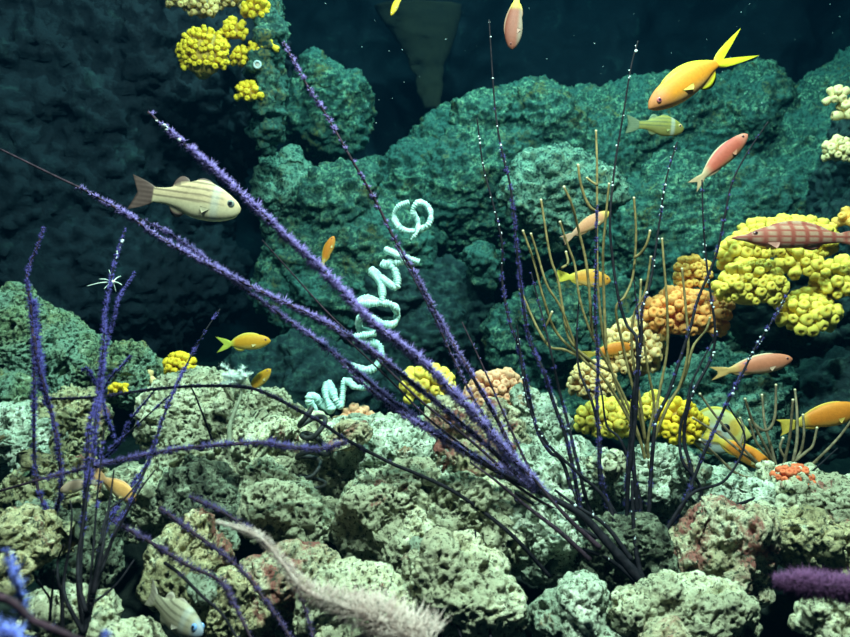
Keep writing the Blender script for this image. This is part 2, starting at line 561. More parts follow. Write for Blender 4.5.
# ------------------------------------------------------------------ reef rocks
REEF = [
    # label, px, py, d, rx, ry, material, seed, depth, nblob, tilt
    ('green-brown sloping boulder at the left edge behind purple whips', 42, 356, 1.45, 100, 56, 'reef_green', 41, .9, 10, 27),
    ('green lumpy rock just left of the small yellow coral tuft', 140, 380, 1.40, 58, 36, 'reef_green', 42, .9, 8, 15),
    ('small dark green rock low at the left edge', 0, 400, 1.36, 48, 40, 'reef_green', 43, .9, 6, 0),
    ('pale lumpy rock at the left edge beside the looping whip', 15, 440, 1.22, 60, 45, 'reef_cool', 44, .9, 8, 0),
    ('rounded brownish rock between looping whip and tall whip pair', 75, 425, 1.25, 42, 40, 'reef_tan', 45, .9, 6, 0),
    ('broad pale pitted mound under the white feathery hydroid', 235, 445, 1.22, 108, 66, 'reef', 46, .9, 12, 6),
    ('pale pitted rock where the dark corkscrew coral lies', 330, 465, 1.20, 60, 50, 'reef', 47, .9, 9, 15),
    ('pale green knobbly rock below the white spiral wire coral', 392, 455, 1.20, 70, 50, 'reef_cool', 48, .9, 10, -6),
    ('pinkish grey rock crossed by the long purple whips', 462, 450, 1.22, 60, 62, 'reef_red', 49, .9, 9, 10),
    ('steep pale rock on the right of the salmon coral', 530, 440, 1.27, 38, 55, 'reef_cool', 50, .9, 8, 25),
    ('pale low rock at the foot of the upright dark whips', 575, 485, 1.14, 62, 42, 'reef_cool', 51, .9, 9, 5),
    ('white-topped rock under the yellow corals and ochre gorgonian', 655, 485, 1.16, 62, 38, 'reef_cool', 52, .9, 9, 0),
    ('bright flat ledge under the yellow-headed fish', 735, 499, 1.10, 72, 30, 'reef_cool', 53, 1.0, 9, 6),
    ('layered greenish rock below the red ruffled coral', 822, 510, 1.08, 80, 48, 'reef', 54, .9, 10, 8),
    ('large pale boulder full of holes right of the dark crevice', 388, 520, 1.04, 62, 62, 'reef', 55, .9, 12, -10),
    ('pale pitted rock beneath the thin black arching stem', 470, 520, 1.02, 58, 52, 'reef', 56, .9, 11, 0),
    ('grey knobbly rock where the dark whip trunk spreads', 545, 545, 1.0, 55, 48, 'reef_cool', 57, .9, 9, 0),
    ('shadowed rock behind the base of the dark whip trunk', 625, 560, 1.0, 60, 45, 'reef_dark', 58, .9, 9, 0),  # pale rock in shadow; the shade is put into its dark material
    ('rust-stained round boulder above the plum coloured frond', 728, 552, .97, 58, 48, 'reef_red', 59, .9, 8, 10),
    ('greenish-grey rock at the right edge over the plum frond', 822, 545, .98, 60, 36, 'reef_tan', 60, .9, 8, 10),
    ('blue-tinged white boulder right of the pinkish fuzzy frond', 452, 590, .88, 62, 52, 'reef', 61, .9, 11, 0),
    ('pointed bluish white rock in front of the dark whip trunk', 572, 612, .86, 44, 52, 'reef_cool', 62, .9, 8, 25),
    ('pale green crumbly rock right of the whip trunk base', 690, 612, .86, 78, 44, 'reef', 63, .9, 11, 5),
    ('pale cream rock cut off by the lower right corner', 838, 625, .78, 52, 34, 'reef', 64, .9, 8, -8),
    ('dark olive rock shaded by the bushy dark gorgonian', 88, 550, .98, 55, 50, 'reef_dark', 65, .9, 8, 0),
    ('pale rock behind the looping whip and peach fish', 60, 490, 1.10, 60, 42, 'reef_tan', 66, .9, 8, 0),
    ('yellowish white knob at the left edge above the blue frond', 20, 545, .88, 40, 36, 'reef_tan', 67, .9, 8, 0),
    ('pale rock behind the stems of the bushy dark gorgonian', 70, 622, .80, 52, 44, 'reef', 68, .9, 9, 0),
    ('tan pitted rock above the striped fish with blue eye', 185, 560, .92, 50, 42, 'reef_tan', 69, .9, 9, 0),
    ('pale nodule under the belly of the striped fish', 130, 634, .76, 46, 26, 'reef', 70, .9, 8, 0),
    ('pale lumpy rock left of the dark hole under purple whip', 205, 510, 1.04, 55, 42, 'reef_dark', 71, .9, 10, 0),  # pale rock in the dark copy, to darken the lower left
    ('pale holed rock left of the dark vertical crevice', 285, 518, 1.05, 48, 44, 'reef', 72, .9, 10, 0),
    ('rust and cream rock crossed by the pinkish fuzzy frond', 285, 580, .92, 62, 48, 'reef_red', 73, .9, 10, 0),
    ('tan rock under the bottom purple whips', 228, 615, .84, 48, 40, 'reef_tan', 74, .9, 9, 0),
    ('pale rock under the thick end of the pinkish frond', 365, 605, .86, 58, 46, 'reef', 75, .9, 10, 0),
    ('grey ribbed stone in the dark gap at bottom centre', 512, 612, .88, 26, 24, 'reef_cool', 76, .9, 5, 20),
    ('pale rock with white crest beside the peach fish', 150, 500, 1.06, 42, 36, 'reef', 77, .9, 8, 0),
]
REEF += [
    ('small pale nub on top of the green-brown boulder at the left edge', 22, 300, 1.42, 17, 20, 'reef_green', 141, .9, 4, 0),
    ('small pale nodule between the two amber fish and the arching whip', 215, 385, 1.22, 17, 12, 'reef', 142, .9, 4, 0),
    ('pale knob at the right shoulder of the mound by the hollow', 312, 440, 1.12, 20, 16, 'reef', 143, .9, 5, 0),
    ('pale fist sized knob right of the black corkscrew coral', 350, 440, 1.10, 20, 16, 'reef_red', 144, .9, 5, 0),
    ('knobbly pale lump just under the end of the level violet whip', 262, 470, 1.07, 24, 17, 'reef', 145, .9, 5, 0),
    ('small pale lump in the angle of the three sweeping dark whips', 205, 585, .82, 17, 13, 'reef_cool', 146, .9, 5, 0),
    ('pale nodule under the tip of the pinkish fuzzy frond', 222, 538, .93, 18, 14, 'reef_cool', 147, .9, 5, 0),
    ('small yellowish lump at the left edge above the blurred stem', 10, 580, .78, 24, 18, 'reef_tan', 148, .9, 5, 0),
    ('pale lump beneath the salmon coral crossed by a dark whip', 508, 432, 1.20, 20, 17, 'reef_red', 149, .9, 5, 0),
    ('small white lump between the long whips and the upright whips', 520, 500, 1.03, 20, 16, 'reef_cool', 150, .9, 5, 0),
    ('pale lump at the lower left of the ochre gorgonian base', 610, 470, 1.08, 22, 15, 'reef', 151, .9, 5, 0),
    ('pale lump right of the ochre gorgonian base', 690, 470, 1.08, 24, 14, 'reef_cool', 152, .9, 5, 0),
    ('small pale lump over the rust-stained boulder', 760, 520, .98, 24, 14, 'reef', 153, .9, 5, 0),
    ('small pale nodule between bottom centre rock and whip trunk base', 620, 608, .84, 20, 18, 'reef', 154, .9, 5, 0),
    ('pale lump in front of the large holed boulder', 425, 560, .93, 24, 18, 'reef_cool', 155, .9, 5, 0),
    ('small pale lump at the bottom edge under the dark whip trunk', 655, 634, .80, 26, 16, 'reef_red', 156, .9, 5, 0),
    ('small pale lump at the foot of the loop of violet whip', 30, 512, .97, 22, 16, 'reef_cool', 157, .9, 5, 0),
]
for lab, px, py, d, rx, ry, mt, sd, dep, nb, tl in REEF:
    rock(lab, px, py, d, rx, ry, mt, sd, dep, nb, 0.00165, 'reef', 1.0, tl, 'rocks of the reef')


# ------------------------------------------------------------------ curves
def spline(pts, step):
    """Catmull-Rom through the points, resampled every `step` metres"""
    p = np.asarray(pts, float)
    q = np.vstack([2 * p[0] - p[1], p, 2 * p[-1] - p[-2]])
    out = []
    for i in range(1, len(q) - 2):
        t = np.linspace(0, 1, 24, endpoint=False)[:, None]
        a, b, c, d = q[i - 1], q[i], q[i + 1], q[i + 2]
        out.append(0.5 * (2 * b + (c - a) * t + (2 * a - 5 * b + 4 * c - d) * t ** 2 + (3 * b - a - 3 * c + d) * t ** 3))
    out = np.vstack(out + [p[-1:]])
    L = np.concatenate([[0], np.cumsum(np.linalg.norm(np.diff(out, axis=0), axis=1))])
    n = max(4, int(L[-1] / step))
    s = np.linspace(0, L[-1], n)
    return np.stack([np.interp(s, L, out[:, k]) for k in range(3)], -1), L[-1]


def frames(c):
    t = np.gradient(c, axis=0)
    t /= np.linalg.norm(t, axis=1)[:, None] + 1e-9
    n = np.zeros_like(t)
    v = np.array((0.3, -1, 0.2)) if abs(t[0][1]) < 0.9 else np.array((1.0, 0, 0))
    for i in range(len(t)):
        v = v - t[i] * (v @ t[i])
        v /= np.linalg.norm(v) + 1e-9
        n[i] = v
    return t, n, np.cross(t, n)


def tube(c, r, sides=7):
    """vertices and quads of a capped tube along c with radii r"""
    t, n, b = frames(c)
    a = np.linspace(0, 2 * np.pi, sides, endpoint=False)
    ring = np.cos(a)[None, :, None] * n[:, None] + np.sin(a)[None, :, None] * b[:, None]
    v = (c[:, None] + ring * np.asarray(r)[:, None, None]).reshape(-1, 3)
    m = len(c)
    i = np.arange(m * sides).reshape(m, sides)
    j = np.roll(i, -1, 1)
    f = np.stack([i[:-1], j[:-1], j[1:], i[1:]], -1).reshape(-1, 4)
    k = len(v)
    v = np.vstack([v, c[:1], c[-1:]])
    caps = [[k, i[0][(q + 1) % sides], i[0][q], i[0][q]] for q in range(sides)]
    cap2 = [[k + 1, i[-1][q], i[-1][(q + 1) % sides], i[-1][(q + 1) % sides]] for q in range(sides)]
    return v, [list(q) for q in f] + [q[:3] for q in caps] + [q[:3] for q in cap2]


def join(parts):
    V, Fc, n = [], [], 0
    for v, f in parts:
        V.append(v)
        Fc += [[int(i) + n for i in q] for q in f]
        n += len(v)
    return np.vstack(V), Fc


def cones(p, d, length, rad, bend=None):
    """many little tapering tentacles: base points p, directions d"""
    d = d / (np.linalg.norm(d, axis=1)[:, None] + 1e-9)
    h = np.where(np.abs(d[:, 2:3]) < 0.9, np.array((0, 0, 1.0)), np.array((1.0, 0, 0)))
    u = np.cross(d, h)
    u /= np.linalg.norm(u, axis=1)[:, None]
    w = np.cross(d, u)
    n = len(p)
    L, R = np.broadcast_to(length, (n,))[:, None], np.broadcast_to(rad, (n,))[:, None]
    V = [p + R * (math.cos(a) * u + math.sin(a) * w) for a in (0, 2.0944, 4.1888)] + [p + d * L]
    v = np.stack(V, 1).reshape(-1, 3)
    i = np.arange(n)[:, None] * 4
    f = np.concatenate([i + np.array(q) for q in ((0, 1, 3), (1, 2, 3), (2, 0, 3))], 0)
    return v, f


def fuzz(c, length_m, stem_r, plen, per_m, seed, cover=None, tent=7, thick=0.075, start=0.0, end=1.0, ragged=0.5):
    """clumps of polyps round a stem; cover(t) gives the share of stem covered"""
    rng = np.random.default_rng(seed)
    t, n, b = frames(c)
    N = max(3, int(per_m * length_m))
    u = rng.uniform(start, end, N)
    clump = perlin(np.stack([u * length_m * 75, u * 0 + seed * 3.7, u * 0], -1), seed)
    cov = cover(u) if callable(cover) else np.full(N, 1.0 if cover is None else cover)
    clump = clump + 0.5 * perlin(np.stack([u * length_m * 210, u * 0 + seed * 1.7, u * 0], -1), seed + 5)
    keep = (clump * 0.9 + 0.5) < cov + rng.normal(0, .08, N) - 0.09
    u = u[keep & (rng.random(N) < 0.72)]
    if len(u) < 2:
        u = np.array([0.3, 0.6])
    N = len(u)
    x = u * (len(c) - 1)
    i = np.clip(x.astype(int), 0, len(c) - 2)
    fr = (x - i)[:, None]
    p = c[i] * (1 - fr) + c[i + 1] * fr
    a = rng.uniform(0, 2 * np.pi, N)[:, None]
    rad = np.cos(a) * n[i] + np.sin(a) * b[i]
    tt = t[i]
    sc = rng.uniform(1 - ragged, 1 + ragged * 0.7, N) * (0.72 + 0.75 * np.clip(0.5 + perlin(np.stack([u * length_m * 130, u * 0 + seed * 2.3, u * 0], -1), seed + 9), 0, 1))
    sc = sc * (1 - 0.45 * ((u - start) / max(end - start, 1e-6)) ** 4)
    P0, D0, L0 = [], [], []
    plen = plen * 0.92
    for k in range(tent):
        d = rad + rng.normal(0, 0.55, (N, 3)) + tt * rng.normal(0, 0.3, (N, 1))
        P0.append(p + rad * stem_r * 0.6)
        D0.append(d)
        L0.append(plen * sc * rng.uniform(0.7, 1.15, N))
    return cones(np.vstack(P0), np.vstack(D0), np.concatenate(L0), plen * thick)


def local(v, o):
    return v - np.asarray(o)


def px_path(pts, d0, d1, wob=0.0, seed=0):
    """pixel path to points in space, depth running from d0 to d1"""
    n = len(pts)
    rng = np.random.default_rng(seed)
    out = []
    for k, q in enumerate(pts):
        d = q[2] if len(q) > 2 else d0 + (d1 - d0) * k / (n - 1) + (rng.normal(0, wob) if 0 < k < n - 1 else 0)
        out.append(P(q[0], q[1], d))
    return np.array(out)


def whip_mesh(pts, r0, r1):
    c, L = spline(pts, 0.004)
    return c, L, np.linspace(r0, r1, len(c))


def add_whip(name, pts, parent, stem_mat, r0, r1, fz=None, dots=None, loc=(0, 0, 0), seed=1):
    """one whip as a mesh; its polyps are children"""
    c, L, r = whip_mesh(pts, r0, r1)
    v, f = tube(c, r, 7)
    o = link(name, np_mesh(name, local(v, loc), f, M[stem_mat]), parent, None if parent else loc)
    if fz:
        m, plen, per_m, cover = fz[:4]
        kw = fz[4] if len(fz) > 4 else {}
        v, f = fuzz(c, L, (r0 + r1) / 2, plen, per_m, seed, cover, **kw)
        q = link('polyps', np_mesh('polyps', local(v, loc), f, M[m], smooth=False), o)
        q['kind'] = 'stuff'
    if dots:
        rng = np.random.default_rng(seed + 50)
        lo, hi, nd, rad = dots
        V, Fc, n = [], [], 0
        for u in np.sort(rng.uniform(lo, hi, nd)):
            p = c[int(u * (len(c) - 1))] + rng.normal(0, 1, 3) * r0 * 0.35
            vv = ICO[1][0] * rad * rng.uniform(0.4, 1.25) * rng.uniform(0.7, 1.4, 3) + p
            V.append(vv)
            Fc.append(ICO[1][1] + n)
            n += len(vv)
        q = link('white_polyps', np_mesh('white_polyps', local(np.vstack(V), loc), np.concatenate(Fc), M['white_dot']), o)
        q['kind'] = 'stuff'
        q['label'] = 'white closed polyps'
    return o


# ------------------------------------------------------------------ cup corals
def polyp_mesh(body, mouth, seed):
    """one tube-like polyp: flared cup with a sunken mouth, height about 1, radius about 0.5"""
    rng = np.random.default_rng(seed)
    prof = [(0.36, -0.6), (0.40, 0.0), (0.47, 0.35), (0.51, 0.62), (0.48, 0.84), (0.38, 0.99), (0.25, 1.04), (0.15, 1.0), (0.07, 0.93), (0.0, 0.91)]
    ns = 12
    a = np.linspace(0, 2 * np.pi, ns, endpoint=False)
    V, C, Fc = [], [], []
    for k, (r, z) in enumerate(prof):
        rr = r * (1 + 0.09 * np.cos(6 * a + seed) * (k > 1) + rng.normal(0, .02, ns))
        V.append(np.stack([rr * np.cos(a), rr * np.sin(a), np.full(ns, z) + 0.03 * np.cos(3 * a + seed)], -1))
        m = sstep(5.4, 7.5, k)
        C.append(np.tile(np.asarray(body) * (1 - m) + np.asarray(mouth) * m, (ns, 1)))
    V, C = np.vstack(V), np.vstack(C)
    i = np.arange(len(V)).reshape(len(prof), ns)
    j = np.roll(i, -1, 1)
    f = np.stack([i[:-1], j[:-1], j[1:], i[1:]], -1).reshape(-1, 4)
    return np_mesh('polyp', V, f, M['coral'], C)


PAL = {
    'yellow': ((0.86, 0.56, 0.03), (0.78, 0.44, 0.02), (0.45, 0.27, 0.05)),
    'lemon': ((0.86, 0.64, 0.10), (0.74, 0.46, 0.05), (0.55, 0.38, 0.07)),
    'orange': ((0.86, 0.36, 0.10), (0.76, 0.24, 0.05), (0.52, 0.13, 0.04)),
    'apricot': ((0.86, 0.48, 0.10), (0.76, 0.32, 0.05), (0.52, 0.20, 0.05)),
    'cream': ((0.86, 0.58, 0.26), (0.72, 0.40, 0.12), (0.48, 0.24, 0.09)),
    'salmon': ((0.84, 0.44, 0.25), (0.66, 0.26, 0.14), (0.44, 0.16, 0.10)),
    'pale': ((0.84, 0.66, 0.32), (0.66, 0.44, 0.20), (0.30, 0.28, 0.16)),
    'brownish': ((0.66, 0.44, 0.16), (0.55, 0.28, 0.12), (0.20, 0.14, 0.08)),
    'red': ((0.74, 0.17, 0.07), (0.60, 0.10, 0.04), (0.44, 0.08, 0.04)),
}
POLYPS = {}


def cup_coral(label, px, py, d, rx, ry, pal, n, psize, seed, depth=0.7, height=0.9, up=0.35, tilt=0, dome=None):
    """a colony: lumpy base with n separate polyps on its upper and front sides; psize is a polyp's width in pixels"""
    rng = np.random.default_rng(seed)
    body, mouth, base = PAL[pal]
    if pal not in POLYPS:
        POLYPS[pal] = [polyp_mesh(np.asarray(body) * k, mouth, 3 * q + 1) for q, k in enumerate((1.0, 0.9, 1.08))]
    s = d / F
    ps = psize * s
    hgt = ps * height * 0.9
    X, Z = max(rx * s - hgt * 0.75, rx * s * 0.45), max(ry * s - hgt * 0.75, ry * s * 0.45)
    Y = depth * 0.5 * (X + Z)
    c, ti = math.cos(math.radians(tilt)), math.sin(math.radians(tilt))
    R = np.array(((c, 0, ti), (0, 1, 0), (-ti, 0, c)))
    v0, f0 = ICO[4]
    k = 1 + 0.22 * fbm(v0 * 1.7 + seed * 3.1, 3, seed)
    v = (v0 * k[:, None] * np.array((X, Y, Z))) @ R.T
    v[:, 2] -= Z * 0.0
    low = v[:, 2].min()
    root = empty('cup_coral', P(px, py, d) + np.array((0, 0, low)), label, 'coral', 'cup corals on the rocks')
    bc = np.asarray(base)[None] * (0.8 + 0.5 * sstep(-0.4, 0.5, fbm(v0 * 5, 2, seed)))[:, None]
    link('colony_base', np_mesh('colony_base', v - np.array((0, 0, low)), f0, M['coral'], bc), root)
    # spread the polyps by dart throwing over the shown side
    best = []
    mind = ps * 0.74
    cu = rng.normal(size=(5000, 3))
    cu /= np.linalg.norm(cu, axis=1)[:, None]
    cu = cu[~((cu[:, 1] > 0.45) | (cu[:, 2] < -0.55) | ((cu[:, 2] < 0) & (rng.random(5000) < up)))]
    cq = (cu * (1 + 0.22 * fbm(cu * 1.7 + seed * 3.1, 3, seed))[:, None] * np.array((X, Y, Z))) @ R.T
    cn = (cu / np.array((X, Y, Z))) @ R.T
    cn /= np.linalg.norm(cn, axis=1)[:, None]
    got = np.zeros((0, 3))
    for k in range(len(cu)):
        if len(best) >= n:
            break
        if k % 350 == 349:
            mind *= 0.93
        if not len(got) or np.min(np.sum((got - cq[k]) ** 2, 1)) > mind * mind:
            got = np.vstack([got, cq[k:k + 1]])
            best.append((cq[k], cn[k]))
    for q, nn in best:
        ax = Vector(nn + rng.normal(0, 0.13, 3) + np.array((0, 0, 0.12))).normalized()
        m = ax.to_track_quat('Z', 'Y').to_matrix().to_4x4() @ Matrix.Rotation(rng.uniform(0, 6.28), 4, 'Z')
        o = bpy.data.objects.new('polyp', POLYPS[pal][rng.integers(3)])
        COL.objects.link(o)
        o.parent = root
        sz = ps * rng.uniform(0.82, 1.2)
        o.matrix_local = Matrix.Translation(Vector(q - np.array((0, 0, low)))) @ m @ Matrix.Diagonal((sz, sz, sz * height * rng.uniform(0.75, 1.2), 1))
    return root


for a in [
    ('large golden dome of cup coral on the dark cliff', 204, 54, 1.70, 24, 25, 'yellow', 95, 5.2, 101),
    ('golden cup coral tuft up and right of the large golden dome', 234, 31, 1.72, 11, 12, 'yellow', 18, 6.0, 102),
    ('straggling golden cup coral at the right foot of the golden dome', 241, 58, 1.72, 9, 12, 'yellow', 14, 5.5, 103),
    ('small golden cup coral beside the white ringed tube', 257, 48, 1.72, 8, 8, 'yellow', 12, 5.5, 104),
    ('pair of tiny golden polyps at the cliff edge', 271, 46, 1.72, 6, 4, 'yellow', 4, 6.0, 105),
    ('golden cup coral lowest on the dark cliff', 249, 94, 1.72, 13, 11, 'yellow', 18, 6.0, 106),
    ('bright golden cup coral by the top edge beside the cliff corner', 256, 10, 1.72, 13, 13, 'yellow', 20, 6.5, 107),
    ('brownish cup coral cut by the top edge above the golden dome', 202, 8, 1.72, 14, 13, 'brownish', 24, 6.0, 108),
    ('brownish cup coral cut by the top edge, farthest along the cliff', 176, 2, 1.72, 12, 8, 'brownish', 14, 5.5, 109),
    ('dull brown cup coral at the top edge between two brighter ones', 230, 2, 1.74, 14, 8, 'brownish', 16, 5.5, 110),
    ('bright yellow cup coral sheet right behind the red checked fish', 787, 240, 1.42, 50, 21, 'lemon', 80, 10, 111),
    ('yellow cup coral over the large yellow colony beside dark whips', 744, 254, 1.36, 23, 20, 'lemon', 32, 11, 112),
    ('largest yellow cup coral, round with an orange underside', 752, 286, 1.33, 34, 25, 'lemon', 62, 9, 113),
    ('yellow cup coral in the shade below the red checked fish', 801, 264, 1.38, 20, 15, 'lemon', 22, 10.5, 114),
    ('yellow cup coral lowest of the right hand bank', 807, 315, 1.36, 29, 21, 'lemon', 36, 11, 115),
    ('yellow cup coral cut by the right edge', 836, 283, 1.36, 23, 22, 'lemon', 36, 10.5, 116),
    ('small orange knob of cup coral at the right edge', 848, 219, 1.40, 11, 11, 'apricot', 14, 9, 117),
    ('apricot cup coral between dark whips above the big orange one', 692, 275, 1.44, 18, 18, 'apricot', 30, 8, 118),
    ('big orange cup coral behind the dark upright whips', 685, 316, 1.42, 43, 25, 'orange', 70, 10, 119),
    ('peach and yellow cup coral behind the gorgonian fork', 634, 350, 1.44, 27, 33, 'cream', 60, 9.5, 120),
    ('cream cup coral ball left of the gorgonian stems', 592, 383, 1.42, 22, 22, 'cream', 56, 7, 121),
    ('lemon cup coral patch on the reef below the cream ball', 605, 420, 1.28, 28, 20, 'lemon', 40, 10, 122),
    ('lemon cup coral behind the olive gorgonian base', 652, 410, 1.30, 16, 16, 'lemon', 20, 9.5, 123),
    ('lemon cup coral left of the yellow-headed fish', 679, 424, 1.24, 24, 22, 'yellow', 36, 9.5, 124),
    ('yellow cup coral where the long purple whips cross the reef', 427, 386, 1.30, 27, 19, 'lemon', 36, 11, 125),
    ('salmon cup coral mound right of the long purple whips', 497, 396, 1.32, 30, 25, 'salmon', 60, 9, 126),
    ('little salmon cup coral below the white spiral wire coral', 355, 418, 1.30, 19, 10, 'salmon', 20, 9, 127),
    ('yellow cup coral tuft on the left reef behind a violet whip', 180, 366, 1.36, 16, 13, 'yellow', 30, 7.5, 128),
    ('two tan polyps on the left reef by the yellow tuft', 147, 379, 1.34, 11, 5, 'cream', 4, 8, 129),
    ('low yellow fringe of cup coral where two violet whips meet', 118, 389, 1.32, 11, 5, 'yellow', 12, 5, 130),
    ('ruffled red cup coral on the right hand ledge', 793, 478, 1.045, 20, 12, 'red', 36, 7, 131),
    ('pale cup coral highest on the right edge pillar', 836, 97, 1.55, 11, 8, 'pale', 9, 8, 132),
    ('pale orange cup coral at the right edge in mid pillar', 846, 112, 1.55, 9, 12, 'pale', 10, 9, 133),
    ('pale yellow cup coral lowest on the right edge pillar', 838, 152, 1.55, 13, 14, 'pale', 22, 7.5, 134),
]:
    cup_coral(*a)

# a white-rimmed tube worm on the cliff
pw = P(258, 66, 1.70)
tw = empty('tube_worm', pw, 'small white ringed tube on the cliff under the golden corals', 'tube worm')
tc, _ = spline(np.array([(0, 0.03, -0.008), (0, 0.012, -0.003), (0, -0.006, 0.002)]), 0.003)
v, f = tube(tc, np.linspace(0.005, 0.0075, len(tc)), 12)
link('tube', np_mesh('tube', v, f, M['fuzz_pink']), tw)
aa = np.linspace(0, 2 * np.pi, 25)
rc = np.stack([0.0075 * np.cos(aa), -0.007 + 0 * aa, 0.002 + 0.0075 * np.sin(aa)], -1)
v, f = tube(rc, np.full(25, 0.0024), 8)
link('rim', np_mesh('rim', v, f, M['white_dot']), tw)


# ------------------------------------------------------------------ fish
def interp(x, xs, ys):
    """smooth (monotone-ish) interpolation of a profile"""
    xs, ys = np.asarray(xs, float), np.asarray(ys, float)
    m = np.gradient(ys, xs)
    i = np.clip(np.searchsorted(xs, x) - 1, 0, len(xs) - 2)
    h = xs[i + 1] - xs[i]
    t = np.clip((x - xs[i]) / h, 0, 1)
    return ((2 * t ** 3 - 3 * t ** 2 + 1) * ys[i] + (t ** 3 - 2 * t ** 2 + t) * h * m[i] + (-2 * t ** 3 + 3 * t ** 2) * ys[i + 1] + (t ** 3 - t ** 2) * h * m[i + 1])


SHAPES = {
    # x from snout 0 to tail root, upper and lower edge, half width; fins as (from, to, height); tail (root, spread, fork)
    'anthias': dict(xs=[0, .03, .09, .18, .30, .42, .54, .64, .72], top=[.0, .045, .085, .115, .13, .125, .10, .068, .042], bot=[-.0, -.035, -.07, -.105, -.122, -.115, -.088, -.058, -.042],
                    hw=[.0, .025, .05, .066, .07, .062, .045, .028, .014], dorsal=(.20, .69, .045), anal=(.47, .67, .06), tail=(.15, .55), eye=(.085, .028, .021)),
    'lyre': dict(xs=[0, .03, .08, .16, .26, .37, .47, .55, .62], top=[.0, .042, .078, .108, .122, .117, .092, .06, .036], bot=[-.0, -.034, -.066, -.098, -.112, -.106, -.080, -.05, -.034],
                 hw=[.0, .025, .048, .062, .066, .058, .042, .026, .012], dorsal=(.18, .60, .035), anal=(.40, .58, .075), tail=(.125, .80), eye=(.075, .006, .018)),
    'slender': dict(xs=[0, .03, .09, .18, .30, .42, .56, .68, .78], top=[.0, .035, .066, .092, .105, .10, .078, .05, .032], bot=[-.0, -.028, -.058, -.085, -.098, -.092, -.07, -.045, -.032],
                    hw=[.0, .025, .045, .058, .06, .055, .04, .024, .012], dorsal=(.22, .74, .022), anal=(.52, .74, .028), tail=(.075, .5), eye=(.085, .022, .019)),
    'cardinal': dict(xs=[0, .03, .09, .18, .30, .42, .54, .66, .77], top=[.01, .045, .085, .13, .165, .160, .11, .075, .062], bot=[-.01, -.055, -.09, -.115, -.125, -.115, -.075, -.052, -.05],
                     hw=[.0, .03, .052, .068, .072, .062, .042, .026, .014], dorsal=(.47, .62, .075), anal=(.48, .62, .07), tail=(.135, .34), eye=(.085, .028, .034), dorsal1=(.27, .42, .02)),
    'hawk': dict(xs=[0, .04, .12, .20, .30, .42, .56, .70, .80], top=[.0, .012, .028, .062, .085, .09, .078, .05, .034], bot=[-.0, -.012, -.026, -.052, -.068, -.072, -.062, -.042, -.032],
                 hw=[.0, .012, .024, .042, .052, .052, .042, .026, .013], dorsal=(.28, .72, .035), anal=(.52, .66, .03), tail=(.07, .1), eye=(.17, .03, .018)),
    'deep': dict(xs=[0, .04, .10, .18, .30, .44, .58, .70, .80], top=[.0, .06, .13, .20, .26, .27, .225, .13, .06], bot=[-.0, -.045, -.11, -.18, -.24, -.25, -.20, -.11, -.05],
                 hw=[.0, .03, .055, .07, .078, .072, .052, .03, .016], dorsal=(.20, .76, .05), anal=(.40, .76, .05), tail=(.10, .15), eye=(.30, .075, .036)),
}


def mixc(a, b, m):
    m = np.clip(np.asarray(m), 0, 1)[:, None]
    return np.asarray(a) * (1 - m) + np.asarray(b) * m


